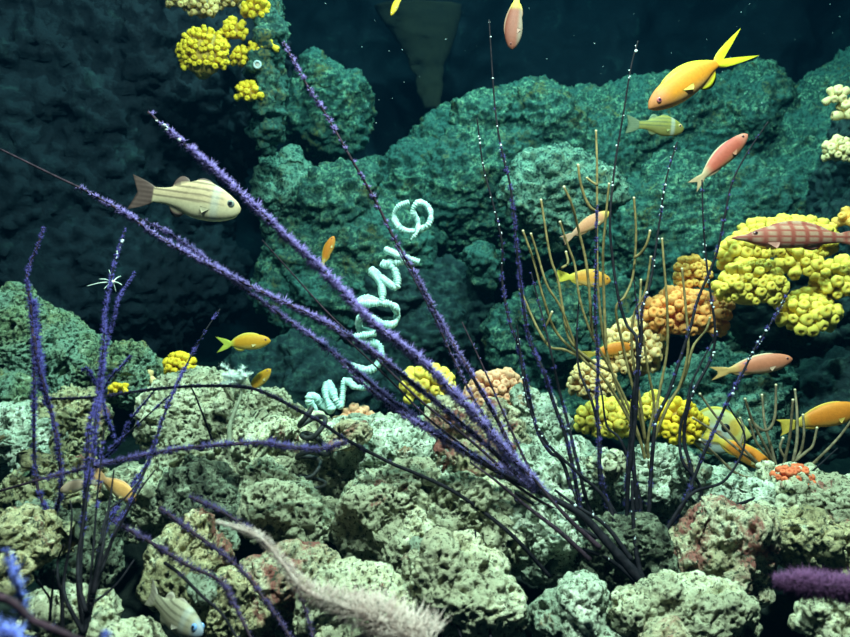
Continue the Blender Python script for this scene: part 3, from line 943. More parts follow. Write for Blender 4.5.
def build_fish(label, head, tail, d_head, d_tail, shape, paint, cat='fish', dorsal_px=(0, -1), hs=1.0, bend=0.0, seed=0, eye_col=((0.02, 0.015, 0.02), (0.55, 0.35, 0.15)), pect=None, name='reef_fish', tail_scale=1.0, eye_scale=1.0):
    S = SHAPES[shape]
    A, Bt = P(head[0], head[1], d_head), P(tail[0], tail[1], d_tail)
    L = np.linalg.norm(A - Bt)
    X = (A - Bt) / L                                   # forward
    Zh = RIGHT * dorsal_px[0] - UP * dorsal_px[1]
    Zv = Zh - X * (Zh @ X)
    Zv /= np.linalg.norm(Zv)
    Yv = np.cross(Zv, X)
    xs = S['xs']
    root = xs[-1]
    body_x = np.concatenate([[0.004], np.linspace(0.018, root, 46)])
    tail_u = np.linspace(0, 1, 12)[1:]
    K = 37 if shape in ('cardinal', 'hawk', 'deep') else 13
    th = np.linspace(math.radians(9), math.radians(171), K)
    rows, cols, fin, U = [], [], [], []

    def bump(x, spec):
        a, b, h = spec
        t = np.clip((x - a) / (b - a), 0, 1)
        return h * np.sin(np.pi * t) ** 0.6 * (0.75 + 0.35 * t) if a < x < b else 0.0

    def ring(x, top, bot, hw, df, af, xoff=None, fn=0.0):
        mid, hh = (top + bot) / 2, (top - bot) / 2
        pts = [(0, top + df)]
        fl = [1.0 if df > 0.004 else fn]
        pts += [(min(hw * .14, .004), top + df * .5)]
        fl += [fl[0]]
        for a in th:
            pts.append((hw * math.sin(a) ** 0.9, mid + hh * math.cos(a)))
            fl.append(fn)
        pts += [(min(hw * .14, .004), bot - af * .5)]
        fl += [1.0 if af > 0.004 else fn]
        pts += [(0, bot - af)]
        fl += [fl[-1]]
        mirror = [(-y, z) for y, z in pts[1:-1]][::-1]
        mf = fl[1:-1][::-1]
        pts, fl = pts + mirror, fl + mf
        a = np.array(pts)
        xx = np.full(len(a), x) if xoff is None else x + xoff(a[:, 1])
        rows.append(np.stack([xx, a[:, 0], a[:, 1] * hs], -1))
        fin.append(fl)
        U.append(np.full(len(a), x))

    for x in body_x:
        top, bot, hw = interp(x, xs, S['top']), interp(x, xs, S['bot']), max(interp(x, xs, S['hw']), 0.002)
        df = bump(x, S['dorsal'])
        if 'dorsal1' in S:
            df = max(df, bump(x, S['dorsal1']))
        ring(x, top, bot, hw, df, bump(x, S['anal']))
    sp, fork = S['tail']
    sp *= tail_scale
    t0, b0 = S['top'][-1], S['bot'][-1]
    tl = 1 - root
    for u in tail_u:
        e = u ** 0.8
        top, bot = t0 + (sp - t0) * e, b0 - (sp + b0) * e
        hw = S['hw'][-1] * (1 - u) ** 1.5 + 0.0022
        ring(root + tl * u, top, bot, hw, 0, 0, lambda z, top=top, u=u: -tl * fork * u * (1 - np.clip(np.abs(z) / sp, 0, 1)) , 1.0)
    V = np.vstack(rows)
    U = np.concatenate(U)
    FN = np.concatenate([np.asarray(q, float) for q in fin])
    n = len(rows[0])
    R_ = len(rows)
    C = paint(U, V, FN)
    # gentle swimming bend
    V[:, 1] += bend * (V[:, 0] - 0.25) ** 2 * np.where(V[:, 0] > 0.25, 1, 0)
    V[:, 1] += np.where(U > root, 0.0010 * np.sin(V[:, 2] * 160), 0)
    W_ = V.copy()
    W_[:, 0] = -W_[:, 0]
    i = np.arange(R_ * n).reshape(R_, n)
    j = np.roll(i, -1, 1)
    faces = np.stack([i[:-1], i[1:], j[1:], j[:-1]], -1).reshape(-1, 4).tolist()
    faces.append([int(q) for q in i[0]])
    faces.append([int(q) for q in i[-1][::-1]])
    me = np_mesh(name, W_ * L, faces, M['fish'], C)
    o = link(name, me)
    tag(o, label, cat)
    mw = Matrix(((X[0], Yv[0], Zv[0], A[0]), (X[1], Yv[1], Zv[1], A[1]), (X[2], Yv[2], Zv[2], A[2]), (0, 0, 0, 1)))
    o.matrix_world = mw
    ex, ez, er = S['eye']
    er *= eye_scale
    v0, f0 = ICO[3]
    pup, iris = eye_col
    for sgn in (1, -1):
        yy = interp(ex, xs, S['hw'])
        mid = (interp(ex, xs, S['top']) + interp(ex, xs, S['bot'])) / 2
        hh = (interp(ex, xs, S['top']) - interp(ex, xs, S['bot'])) / 2
        yy *= math.sqrt(max(0.05, 1 - ((ez - mid) / hh) ** 2))
        ve = v0 * np.array((1, .55, 1)) * er * L
        r = np.hypot(v0[:, 0], v0[:, 2])
        ce = mixc(pup, iris, sstep(0.52, 0.60, r))
        q = link('eye', np_mesh('eye', ve, f0, M['eye'], ce), o, (-ex * L, sgn * (yy - er * .12) * L, ez * hs * L))
    # pectoral fins: little ribbed fans
    pc = pect or (0.9, 0.7, 0.3)
    for sgn in (1, -1):
        na, nr = 9, 6
        px_, pz_ = 0.24, -0.035
        vv = []
        fl = 0.085
        for a in np.linspace(-0.62, 0.05, na):
            for r in np.linspace(0.0, 1, nr):
                ln = fl * (1 - 0.25 * a * a) * r
                vv.append((-(px_ + ln * math.cos(a)), sgn * (interp(px_, xs, S['hw']) * 0.92 + ln * 0.14 + 0.0015 * math.cos(a * 40) * r), (pz_ + ln * math.sin(a) * 0.9) * hs))
        vv = np.array(vv) * L
        g = np.arange(na * nr).reshape(na, nr)
        ff = np.stack([g[:-1, :-1], g[:-1, 1:], g[1:, 1:], g[1:, :-1]], -1).reshape(-1, 4)
        k = len(vv)
        vv = np.vstack([vv, vv + np.array((0, 0.0012 * L, 0))])
        edge = []
        loop = list(g[0, :]) + list(g[1:, -1]) + list(g[-1, -2::-1]) + list(g[-2:0:-1, 0])
        for q in range(len(loop)):
            a_, b_ = int(loop[q]), int(loop[(q + 1) % len(loop)])
            edge.append([a_, b_, b_ + k, a_ + k])
        ff = ff.tolist() + (ff[:, ::-1] + k).tolist() + edge
        link('pectoral_fin', np_mesh('pectoral_fin', vv, ff, M['fish'], np.tile(np.asarray(pc), (len(vv), 1))), o)
    return o


def stripe_rows(V, freq, ph=0.0):
    return 0.5 + 0.5 * np.sin(V[:, 2] * freq + ph)


def paint_anthias(back, side, belly, fincol, tailcol=None, head=None):
    tailcol = tailcol or fincol

    def f(U, V, FN):
        z = V[:, 2]
        c = mixc(belly, side, sstep(-0.10, -0.02, z))
        c = c * 1.0
        m = sstep(0.05, 0.12, z)[:, None]
        c = c * (1 - m) + np.asarray(back) * m
        if head is not None:
            m = sstep(0.20, 0.06, U)[:, None] * 0.8
            c = c * (1 - m) + np.asarray(head) * m
        m = (FN * 1.0)[:, None]
        c = c * (1 - m) + np.asarray(fincol) * m
        m = sstep(0.60, 0.74, U)[:, None]
        c = c * (1 - m) + np.asarray(tailcol) * m
        return c
    return f


def paint_cardinal(base, line, belly, fincol, nfreq=105, front=None):
    def f(U, V, FN):
        z = V[:, 2] - 0.02 * (1 - U)
        s = sstep(0.62, 0.9, stripe_rows(V * np.array((1, 1, 1)), nfreq, 0.8)) * sstep(0.10, 0.2, U) * sstep(-0.05, 0.0, z)
        c = mixc(belly, base, sstep(-0.07, 0.03, z))
        c = c * (1 - 0.62 * s[:, None]) + np.asarray(line) * 0.62 * s[:, None]
        m = (sstep(0.16, 0.20, U) * sstep(0.26, 0.23, U) * 0.5)[:, None]
        c = c * (1 - m) + np.asarray((0.55, 0.58, 0.52)) * m
        if front is not None:
            m = sstep(0.14, 0.04, U)[:, None] * 0.85
            c = c * (1 - m) + np.asarray(front) * m
        m = np.maximum(FN, sstep(0.76, 0.84, U))[:, None]
        c = c * (1 - m) + np.asarray(fincol) * m
        return c
    return f


def paint_hawk(U, V, FN):
    a = 0.5 + 0.5 * np.sin(U * 62)
    b = 0.5 + 0.5 * np.sin(V[:, 2] * 150 + 0.6)
    m = np.maximum(sstep(0.55, 0.85, a), sstep(0.6, 0.9, b))
    c = mixc((0.62, 0.32, 0.22), (0.46, 0.10, 0.07), m)
    return c


def paint_deep(U, V, FN):
    z = V[:, 2]
    c = mixc((0.62, 0.66, 0.60), (0.60, 0.55, 0.22), sstep(0.05, 0.16, z))
    band = sstep(0.035, 0.02, np.abs(z - 0.02 - 0.25 * (U - 0.4))) * sstep(0.28, 0.40, U)
    c = c * (1 - band[:, None]) + np.asarray((0.42, 0.18, 0.03)) * band[:, None]
    band = sstep(0.025, 0.012, np.abs(z + 0.13)) * sstep(0.25, 0.4, U)
    c = c * (1 - band[:, None]) + np.asarray((0.30, 0.20, 0.08)) * band[:, None]
    m = sstep(0.30, 0.16, U)[:, None]
    c = c * (1 - m) + np.asarray((0.72, 0.60, 0.16)) * m
    r = np.hypot((U - 0.20) / 0.07, (z - 0.09) / 0.11)
    m = (sstep(1.1, 0.8, r) * 0.8)[:, None]
    c = c * (1 - m) + np.asarray((0.66, 0.36, 0.03)) * m
    m = np.maximum(FN, sstep(0.78, 0.86, U))[:, None]
    c = c * (1 - m) + np.asarray((0.68, 0.50, 0.06)) * m
    return c


YEL, LYEL, ORA, PINK = (0.85, 0.62, 0.02), (0.72, 0.78, 0.05), (0.85, 0.36, 0.03), (0.72, 0.25, 0.18)
gold = paint_anthias((0.80, 0.46, 0.01), (0.78, 0.28, 0.015), (0.70, 0.40, 0.16), (0.72, 0.66, 0.02), head=(0.66, 0.24, 0.10))
orange = paint_anthias((0.88, 0.42, 0.03), (0.90, 0.38, 0.03), (0.85, 0.50, 0.16), (0.85, 0.62, 0.10), (0.78, 0.70, 0.10))
deep_orange = paint_anthias((0.82, 0.25, 0.02), (0.84, 0.24, 0.02), (0.80, 0.36, 0.06), (0.80, 0.46, 0.06), (0.80, 0.55, 0.08))
amber = paint_anthias((0.80, 0.40, 0.02), (0.82, 0.36, 0.02), (0.80, 0.48, 0.10), (0.86, 0.60, 0.10), (0.70, 0.74, 0.10))
pink = paint_anthias((0.54, 0.09, 0.075), (0.54, 0.105, 0.065), (0.50, 0.26, 0.11), (0.52, 0.40, 0.26), (0.50, 0.34, 0.20), head=(0.72, 0.26, 0.18))
pale_pink = paint_anthias((0.70, 0.22, 0.14), (0.72, 0.22, 0.12), (0.76, 0.46, 0.30), (0.82, 0.56, 0.35), (0.80, 0.46, 0.16))
rosy = paint_anthias((0.28, 0.08, 0.05), (0.30, 0.09, 0.055), (0.34, 0.26, 0.20), (0.40, 0.24, 0.16), (0.75, 0.65, 0.10))
peach = paint_anthias((1.0, 0.50, 0.15), (1.0, 0.52, 0.17), (1.0, 0.66, 0.34), (0.95, 0.52, 0.25))
olive = paint_cardinal((0.30, 0.27, 0.05), (0.08, 0.09, 0.04), (0.24, 0.20, 0.05), (0.14, 0.18, 0.10), 95)
yellow_p = paint_anthias((0.85, 0.6, 0.02), (0.85, 0.55, 0.03), (0.8, 0.6, 0.1), (0.82, 0.66, 0.06))
DARK = ((0.02, 0.015, 0.02), (0.30, 0.10, 0.08))

build_fish('silvery fish with fine dark stripes facing right, alone before the dark cliff', (241, 210), (126, 190), 1.02, 1.02, 'cardinal',
           paint_cardinal((0.66, 0.50, 0.30), (0.06, 0.04, 0.03), (0.70, 0.60, 0.38), (0.13, 0.08, 0.07), 118), hs=1.14, bend=0.15, eye_col=((0.01, 0.01, 0.015), (0.16, 0.18, 0.17)), pect=(0.46, 0.40, 0.26))
build_fish('large golden fish with a long forked yellow tail, diving at upper right', (648, 109), (760, 34), 1.12, 1.16, 'lyre', gold, dorsal_px=(-0.6, -1), bend=-0.2, eye_col=((0.02, 0.01, 0.03), (0.45, 0.12, 0.12)), tail_scale=1.12, hs=.82, pect=(0.82, 0.70, 0.12))
build_fish('small olive striped fish just under the large golden fish', (684, 129), (626, 124), 1.45, 1.45, 'cardinal', olive, hs=1.2, pect=(0.35, 0.36, 0.12))
build_fish('pink fish slanting up to the right above the dark whips', (748, 134), (687, 190), 1.18, 1.18, 'slender', pink, dorsal_px=(-1, -1), hs=1.05, bend=-0.3, eye_col=DARK, pect=(0.5, 0.2, 0.12))
build_fish('rosy fish swimming straight down at the top edge', (512, 50), (518, -14), 1.20, 1.20, 'slender', rosy, dorsal_px=(-1, 0), hs=1.35, eye_col=DARK, pect=(0.6, 0.35, 0.28))
build_fish('tiny yellow fish diving at the top edge', (391, 16), (404, -12), 1.3, 1.3, 'slender', yellow_p, dorsal_px=(-1, -.4), hs=1.0)
build_fish('small orange fish nosing up behind a purple whip', (334, 236), (320, 270), 1.5, 1.5, 'slender', deep_orange, dorsal_px=(-1, -.4), hs=1.25, eye_col=DARK)
build_fish('amber fish facing right in open water above the left reef', (271, 341), (214, 345), 1.30, 1.30, 'anthias', amber, hs=1.05, bend=0.2, eye_col=DARK, tail_scale=.9)
build_fish('amber fish rising from behind the white feathery hydroid', (271, 369), (243, 398), 1.36, 1.36, 'slender', amber, dorsal_px=(-1, -.8), hs=1.35, eye_col=DARK)
build_fish('pink and yellow fish slanting behind the gorgonian branches', (610, 212), (562, 241), 1.36, 1.36, 'slender', paint_anthias((0.75, 0.28, 0.14), (0.78, 0.32, 0.16), (0.8, 0.5, 0.25), (0.75, 0.4, 0.2), (0.62, 0.34, 0.22), head=(0.85, 0.62, 0.10)), dorsal_px=(-.6, -1), hs=1.15, eye_col=DARK)
build_fish('orange fish facing right behind the middle of the gorgonian', (611, 281), (557, 276), 1.42, 1.42, 'slender', paint_anthias((0.86, 0.36, 0.04), (0.88, 0.34, 0.04), (0.85, 0.48, 0.14), (0.82, 0.5, 0.10), (0.82, 0.62, 0.06)), hs=1.55, eye_col=DARK)
build_fish('orange fish across the peach cup coral behind gorgonian stems', (634, 346), (582, 356), 1.26, 1.26, 'slender', deep_orange, hs=1.2, eye_col=DARK)
build_fish('pale pink fish facing right before the broad green rock', (793, 359), (712, 374), 1.20, 1.20, 'slender', pale_pink, hs=1.1, bend=0.1, eye_col=DARK, pect=(0.8, 0.5, 0.35))
build_fish('orange fish with its head cut by the right edge', (862, 408), (778, 428), 1.14, 1.14, 'slender', deep_orange, hs=1.3, eye_col=DARK, pect=(0.8, 0.5, 0.1))
build_fish('yellow-headed fish with a brown banded white body behind gorgonian', (752, 436), (668, 428), 1.20, 1.26, 'deep', paint_deep, hs=1.05, eye_col=((0.005, 0.005, 0.008), (0.005, 0.005, 0.01)), pect=(0.7, 0.55, 0.15), eye_scale=1.5)
build_fish('orange fish heading down right in front of the yellow-headed fish', (775, 470), (703, 432), 1.13, 1.15, 'slender', deep_orange, dorsal_px=(.5, -1), hs=1.1, eye_col=DARK)
build_fish('long snouted fish checked in red lying on the yellow corals', (730, 238), (868, 238), 1.26, 1.28, 'hawk', paint_hawk, hs=1.0, eye_col=DARK, pect=(0.7, 0.3, 0.24))
build_fish('peach coloured fish behind the violet whips on the left reef', (136, 501), (95, 473), .87, .87, 'slender', peach, dorsal_px=(.6, -1), hs=1.6, eye_col=DARK)
build_fish('pale peach fish beside the looping whip on the left reef', (60, 491), (98, 480), .90, .90, 'slender', paint_anthias((0.62, 0.42, 0.30), (0.66, 0.46, 0.34), (0.6, 0.5, 0.4), (0.6, 0.5, 0.42)), hs=1.5, eye_col=DARK)
build_fish('pale fish with fine stripes and blue snout at the bottom edge', (203, 634), (134, 592), 0.70, 0.76, 'cardinal',
           paint_cardinal((0.46, 0.42, 0.29), (0.06, 0.045, 0.03), (0.50, 0.43, 0.29), (0.44, 0.38, 0.30), 118, front=(0.34, 0.42, 0.56)), dorsal_px=(.5, -1), hs=.95, bend=0.3, eye_col=((0.01, 0.01, 0.02), (0.15, 0.3, 0.6)), pect=(0.5, 0.45, 0.36))


# ------------------------------------------------------------------ long purple whips leaning left (one colony on a dark trunk)
def px2m(n, d):
    return n * d / F


base = P(657, 606, 0.90)
colony = empty('sea_whip', base, 'great purple sea whip whose long branches lean up to the left', 'sea whip')
c, L, r = whip_mesh(px_path([(660, 612), (640, 580), (612, 548), (585, 518), (556, 500), (530, 488)], 0.90, 0.96), 0.010, 0.004)
v, f = tube(c, np.interp(np.linspace(0, 1, len(c)), [0, .3, .7, 1], [.0075, .0062, .0045, .003]) * (1 + .2 * perlin(c * 90, 3)), 9)
link('trunk', np_mesh('trunk', local(v, base), f, M['stem_dark']), colony)
FZ = 'fuzz'
T_ = lambda lo, hi, a, b: (lambda u: np.interp(u, [0, lo, hi, 1], [a[0], a[1], b[0], b[1]]))
LONG = [
    # path from the trunk out to the tip, depth base > tip, stem px, polyp px, per metre, cover
    ([(535, 492), (500, 458), (455, 418), (415, 385), (370, 350), (320, 320), (270, 296), (215, 268), (165, 241), (127, 215), (88, 192), (55, 176), (0, 149)], .95, .86, 1.7, 5.0, 2600, T_(.35, .72, (.85, 1.3), (1.15, -.1))),
    ([(532, 490), (480, 462), (430, 428), (385, 395), (345, 362), (305, 332), (260, 300), (210, 262), (170, 234), (128, 213)], .96, .90, 1.5, 5.0, 2400, T_(.3, .8, (.2, .95), (1.0, .45))),
    ([(540, 488), (505, 450), (465, 405), (420, 360), (375, 325), (335, 283), (300, 250), (260, 212), (222, 177), (185, 145), (148, 112)], .95, .84, 2.0, 6.5, 3600, T_(.25, .8, (.9, 1.5), (1.15, .45))),
    ([(525, 478), (500, 425), (470, 372), (445, 330), (420, 283), (395, 240), (375, 200), (352, 160), (328, 118), (307, 85), (283, 42)], .98, .92, 1.5, 4.2, 2400, T_(.4, .62, (.5, .95), (.45, .75))),
    ([(545, 500), (520, 470), (480, 410), (455, 362), (438, 325), (420, 290), (395, 245)], .99, 1.0, 1.2, 4.0, 1700, T_(.3, .8, (.5, .9), (.4, .1))),
    ([(520, 485), (470, 440), (420, 400), (370, 352), (330, 315), (290, 271), (262, 240)], .98, .93, 1.1, 3.5, 1200, T_(.2, .6, (.5, .35), (.2, .0))),
    ([(556, 500), (522, 478), (470, 455), (420, 425), (380, 398), (340, 362)], .97, .95, 1.6, 5.2, 2600, T_(.2, .8, (.3, 1.2), (1.0, .5))),
    ([(556, 515), (530, 470), (500, 405), (480, 360), (462, 322)], 1.02, 1.05, 1.1, 3.4, 1300, T_(.3, .8, (.35, .5), (.4, .2))),
    ([(575, 520), (530, 495), (485, 462), (430, 420), (395, 385), (345, 338), (300, 306)], .97, .96, 1.1, 3.0, 500, .25),
    ([(590, 560), (560, 532), (525, 505), (495, 480), (470, 462)], .92, .95, 1.8, 3.0, 300, .3),
    ([(600, 548), (570, 520), (545, 492), (528, 470)], .92, .95, 1.9, 3.0, 300, .3),
]
for k, (pts, d0, d1, sr, pl, pm, cov) in enumerate(LONG):
    dm = (d0 + d1) / 2
    dots = (0.93, 1.0, 9, px2m(1.9, d1)) if k == 2 else None
    add_whip('branch', px_path(pts, d0, d1, 0.006, k), colony, 'stem', px2m(sr * 1.5, dm), px2m(sr * .55, dm), (FZ, px2m(pl * (1.12 if k < 4 or k == 6 else .9), dm), pm, cov), dots, base, 200 + k)

# ------------------------------------------------------------------ upright dark whips on the right (one bushy colony)
base2 = P(640, 560, 0.99)
colony2 = empty('sea_whip', base2, 'bushy colony of thin dark upright whips dotted white and violet', 'sea whip')
UPR = [
    ([(585, 520), (563, 463), (550, 452), (537, 429), (526, 382), (518, 345), (509, 320), (502, 279), (502, 243), (492, 200), (483, 165), (477, 118)], 1.0, 1.12, T_(.5, .72, (.15, .7), (.45, -.2)), (.62, 1.0)),
    ([(590, 530), (572, 463), (565, 434), (552, 398), (544, 372), (531, 344), (524, 310), (517, 250), (511, 190), (504, 160), (498, 130), (494, 95), (489, 20)], 1.0, 1.12, T_(.4, .72, (.2, .95), (.6, -.2)), (.72, 1.0)),
    ([(595, 520), (578, 465), (569, 427), (560, 393), (552, 357), (545, 326), (538, 300), (531, 272)], 1.0, 1.10, .55, (.05, .5)),
    ([(628, 575), (627, 520), (629, 470), (636, 410), (637, 343), (627, 325), (619, 300), (613, 262), (610, 220), (615, 165), (624, 110), (631, 67), (638, 41)], .97, 1.08, .28, (.72, 1.0)),
    ([(612, 520), (601, 475), (599, 445), (597, 400), (598, 360), (595, 310), (596, 265), (597, 205)], 1.0, 1.10, .95, None),
    ([(640, 540), (634, 470), (632, 410), (641, 343), (642, 310), (650, 284), (655, 253), (660, 219), (666, 180), (677, 142)], 1.0, 1.12, .45, (.45, 1.0)),
    ([(690, 490), (684, 440), (690, 400), (711, 358), (715, 330), (711, 297), (706, 258), (703, 216), (702, 180)], 1.04, 1.12, .45, (.4, .95)),
    ([(648, 520), (651, 472), (653, 447), (656, 420), (669, 392), (681, 356), (691, 325), (698, 299), (716, 255), (725, 214), (732, 183), (746, 155), (768, 122)], 1.0, 1.12, .50, (.2, .62)),
    ([(680, 510), (695, 475), (708, 444), (719, 420), (727, 403), (740, 378), (755, 348), (768, 328), (790, 290)], 1.0, 1.08, .70, (.55, 1.0)),
    ([(625, 530), (601, 485), (600, 439), (592, 402), (579, 369), (577, 330), (580, 290)], 1.0, 1.12, .4, None),
    ([(640, 500), (622, 443), (607, 426), (602, 395), (597, 372)], 1.02, 1.08, .2, None),
    ([(630, 545), (627, 490), (630, 440), (637, 390), (640, 340), (634, 280)], .99, 1.10, .65, None),
    ([(620, 540), (606, 500), (575, 470), (545, 440), (527, 400), (520, 350), (517, 325)], .97, 1.05, .3, (.5, 1.0)),
    ([(700, 500), (682, 460), (680, 430), (686, 408), (693, 380), (716, 335)], 1.03, 1.1, .3, None),
    ([(660, 540), (690, 495), (725, 480), (745, 440), (728, 405)], .97, 1.05, .2, None),
    ([(655, 560), (700, 520), (750, 500), (800, 480), (838, 448)], .98, 1.08, .08, None),
]
for k, (pts, d0, d1, cov, dots) in enumerate(UPR):
    dm = (d0 + d1) / 2
    full = [(640, 566)] + pts
    add_whip('branch', px_path(full, d0, d1, 0.006, 40 + k), colony2, 'stem_dark', px2m(2.3, dm), px2m(0.75, dm), ('fuzz_blue', px2m(3.2, dm), 1900, cov if callable(cov) else cov * .8, dict(ragged=.5)),
             (dots[0], dots[1], int(46 * (dots[1] - dots[0])), px2m(1.25, dm)) if dots else None, base2, 300 + k)
for k, (pts, sr) in enumerate([([(657, 606), (630, 575), (600, 540), (560, 520), (515, 492)], 3.2), ([(655, 604), (640, 570), (634, 530), (632, 480)], 3.0), ([(640, 585), (610, 560), (575, 545), (540, 520), (515, 500)], 2.4), ([(632, 560), (605, 525), (575, 505), (555, 490)], 2.6)]):
    add_whip('stem', px_path(pts, .93, .98), colony2, 'stem_dark', px2m(sr, .95), px2m(sr * .5, .95), None, (.1, .9, 8, px2m(1.4, .95)), base2, 340 + k)

# ------------------------------------------------------------------ ochre branching gorgonian
def gorgonian(label, root_px, d, branches, material, r_px, tip=True, group=None, cat='gorgonian', tipcol='twig_tip', seed=0):
    o0 = P(*root_px, d)
    root = empty('gorgonian', o0, label, cat, group)
    for k, pts in enumerate(branches):
        rng = np.random.default_rng(seed + k)
        q = px_path(pts, d, d + rng.uniform(-.05, .05), 0.004, seed + k)
        c, L, r = whip_mesh(q, 1, 1)
        big = 1.0 if len(pts) > 3 else .85
        rr = px2m(r_px, d) * np.linspace(1.2 * big, .85, len(c)) * (1 + .22 * perlin(c * 350, k))
        v, f = tube(c, rr, 8)
        b = link('branch', np_mesh('branch', local(v, o0), f, M[material]), root)
        if tip:
            tv = ICO[2][0] * px2m(r_px * 1.0, d) + c[-1]
            link('tip', np_mesh('tip', local(tv, o0), ICO[2][1], M[tipcol]), b)
    return root


gorgonian('ochre gorgonian with upright forked twigs in front of the cup corals', (650, 478), 1.12, [
    [(650, 478), (640, 440), (629, 408), (612, 372), (592, 335), (580, 300), (575, 266), (568, 246), (560, 222)],
    [(640, 440), (618, 400), (600, 374), (580, 355), (562, 310), (547, 285), (538, 256), (531, 234)],
    [(612, 372), (590, 360), (570, 340), (563, 310), (558, 280), (550, 255), (541, 200)],
    [(600, 374), (575, 352), (555, 330), (544, 300), (534, 262), (523, 231)],
    [(590, 362), (565, 350), (550, 347), (539, 331), (530, 312), (520, 289)],
    [(592, 335), (590, 300), (586, 262), (579, 232), (572, 205), (564, 187)],
    [(640, 440), (622, 400), (606, 350), (599, 300), (597, 250), (597, 200), (597, 165), (596, 131)],
    [(597, 212), (590, 207), (584, 195), (580, 180), (578, 165)],
    [(606, 350), (604, 300), (603, 255), (606, 215), (609, 184)],
    [(650, 478), (645, 440), (636, 400), (624, 350), (616, 310), (625, 296), (633, 275), (636, 235), (634, 198)],
    [(634, 258), (641, 253), (647, 243), (650, 231)],
    [(645, 440), (640, 400), (632, 350), (634, 315), (645, 292), (651, 257)],
    [(650, 478), (654, 440), (658, 400), (667, 350), (667, 305), (664, 265), (662, 239)],
    [(654, 440), (668, 405), (680, 385), (688, 350), (686, 310), (682, 269)],
    [(668, 405), (684, 378), (692, 350), (696, 342), (706, 330), (710, 318)],
    [(650, 478), (648, 440), (654, 405), (648, 370), (643, 335)],
    [(562, 268), (568, 263), (566, 252)],
    [(597, 185), (592, 182), (587, 178)],
    [(544, 330), (548, 322), (552, 312)],
    [(640, 330), (638, 322), (640, 300), (641, 280)],
], 'olive_twig', 1.35, seed=60)

gorgonian('brown twiggy gorgonian with curved fingers beside the ruffled red coral', (780, 482), 1.10, [
    [(780, 482), (775, 465), (758, 445), (752, 430), (749, 420)],
    [(775, 465), (762, 440), (752, 420), (745, 399)],
    [(752, 422), (762, 430), (770, 428), (775, 415), (776, 385)],
    [(780, 482), (772, 450), (765, 425), (762, 395)],
    [(780, 482), (786, 455), (790, 435), (793, 400)],
    [(786, 460), (780, 448), (783, 438)],
    [(780, 482), (790, 465), (800, 453), (804, 435), (803, 415)],
    [(790, 465), (806, 452), (813, 445), (817, 428)],
    [(793, 462), (797, 440), (797, 412), (795, 390)],
    [(780, 482), (760, 465), (740, 445), (715, 415), (700, 394)],
    [(775, 475), (745, 455), (720, 435), (693, 418)],
    [(740, 445), (744, 430), (740, 418)],
    [(780, 484), (740, 475), (716, 455), (700, 440)],
    [(780, 482), (805, 470), (825, 452), (840, 436), (852, 420)],
], 'brown_twig', 1.35, seed=90)

# ------------------------------------------------------------------ left hand violet whips
def lone_whip(label, pts, d0, d1, stem, stem_px, fz, seed, dots=None, name='sea_whip', cat='sea whip'):
    o0 = P(*pts[0][:2], d0)
    root = empty(name, o0, label, cat)
    dm = (d0 + d1) / 2
    m, pl, pm, cov = fz[:4]
    add_whip('stem', px_path(pts, d0, d1, 0.004, seed), root, stem, px2m(stem_px, dm), px2m(stem_px * .6, dm), (m, px2m(pl, dm), pm, cov) + tuple(fz[4:]),
             (dots[0], dots[1], dots[2], px2m(1.4, dm)) if dots else None, o0, seed)
    return root


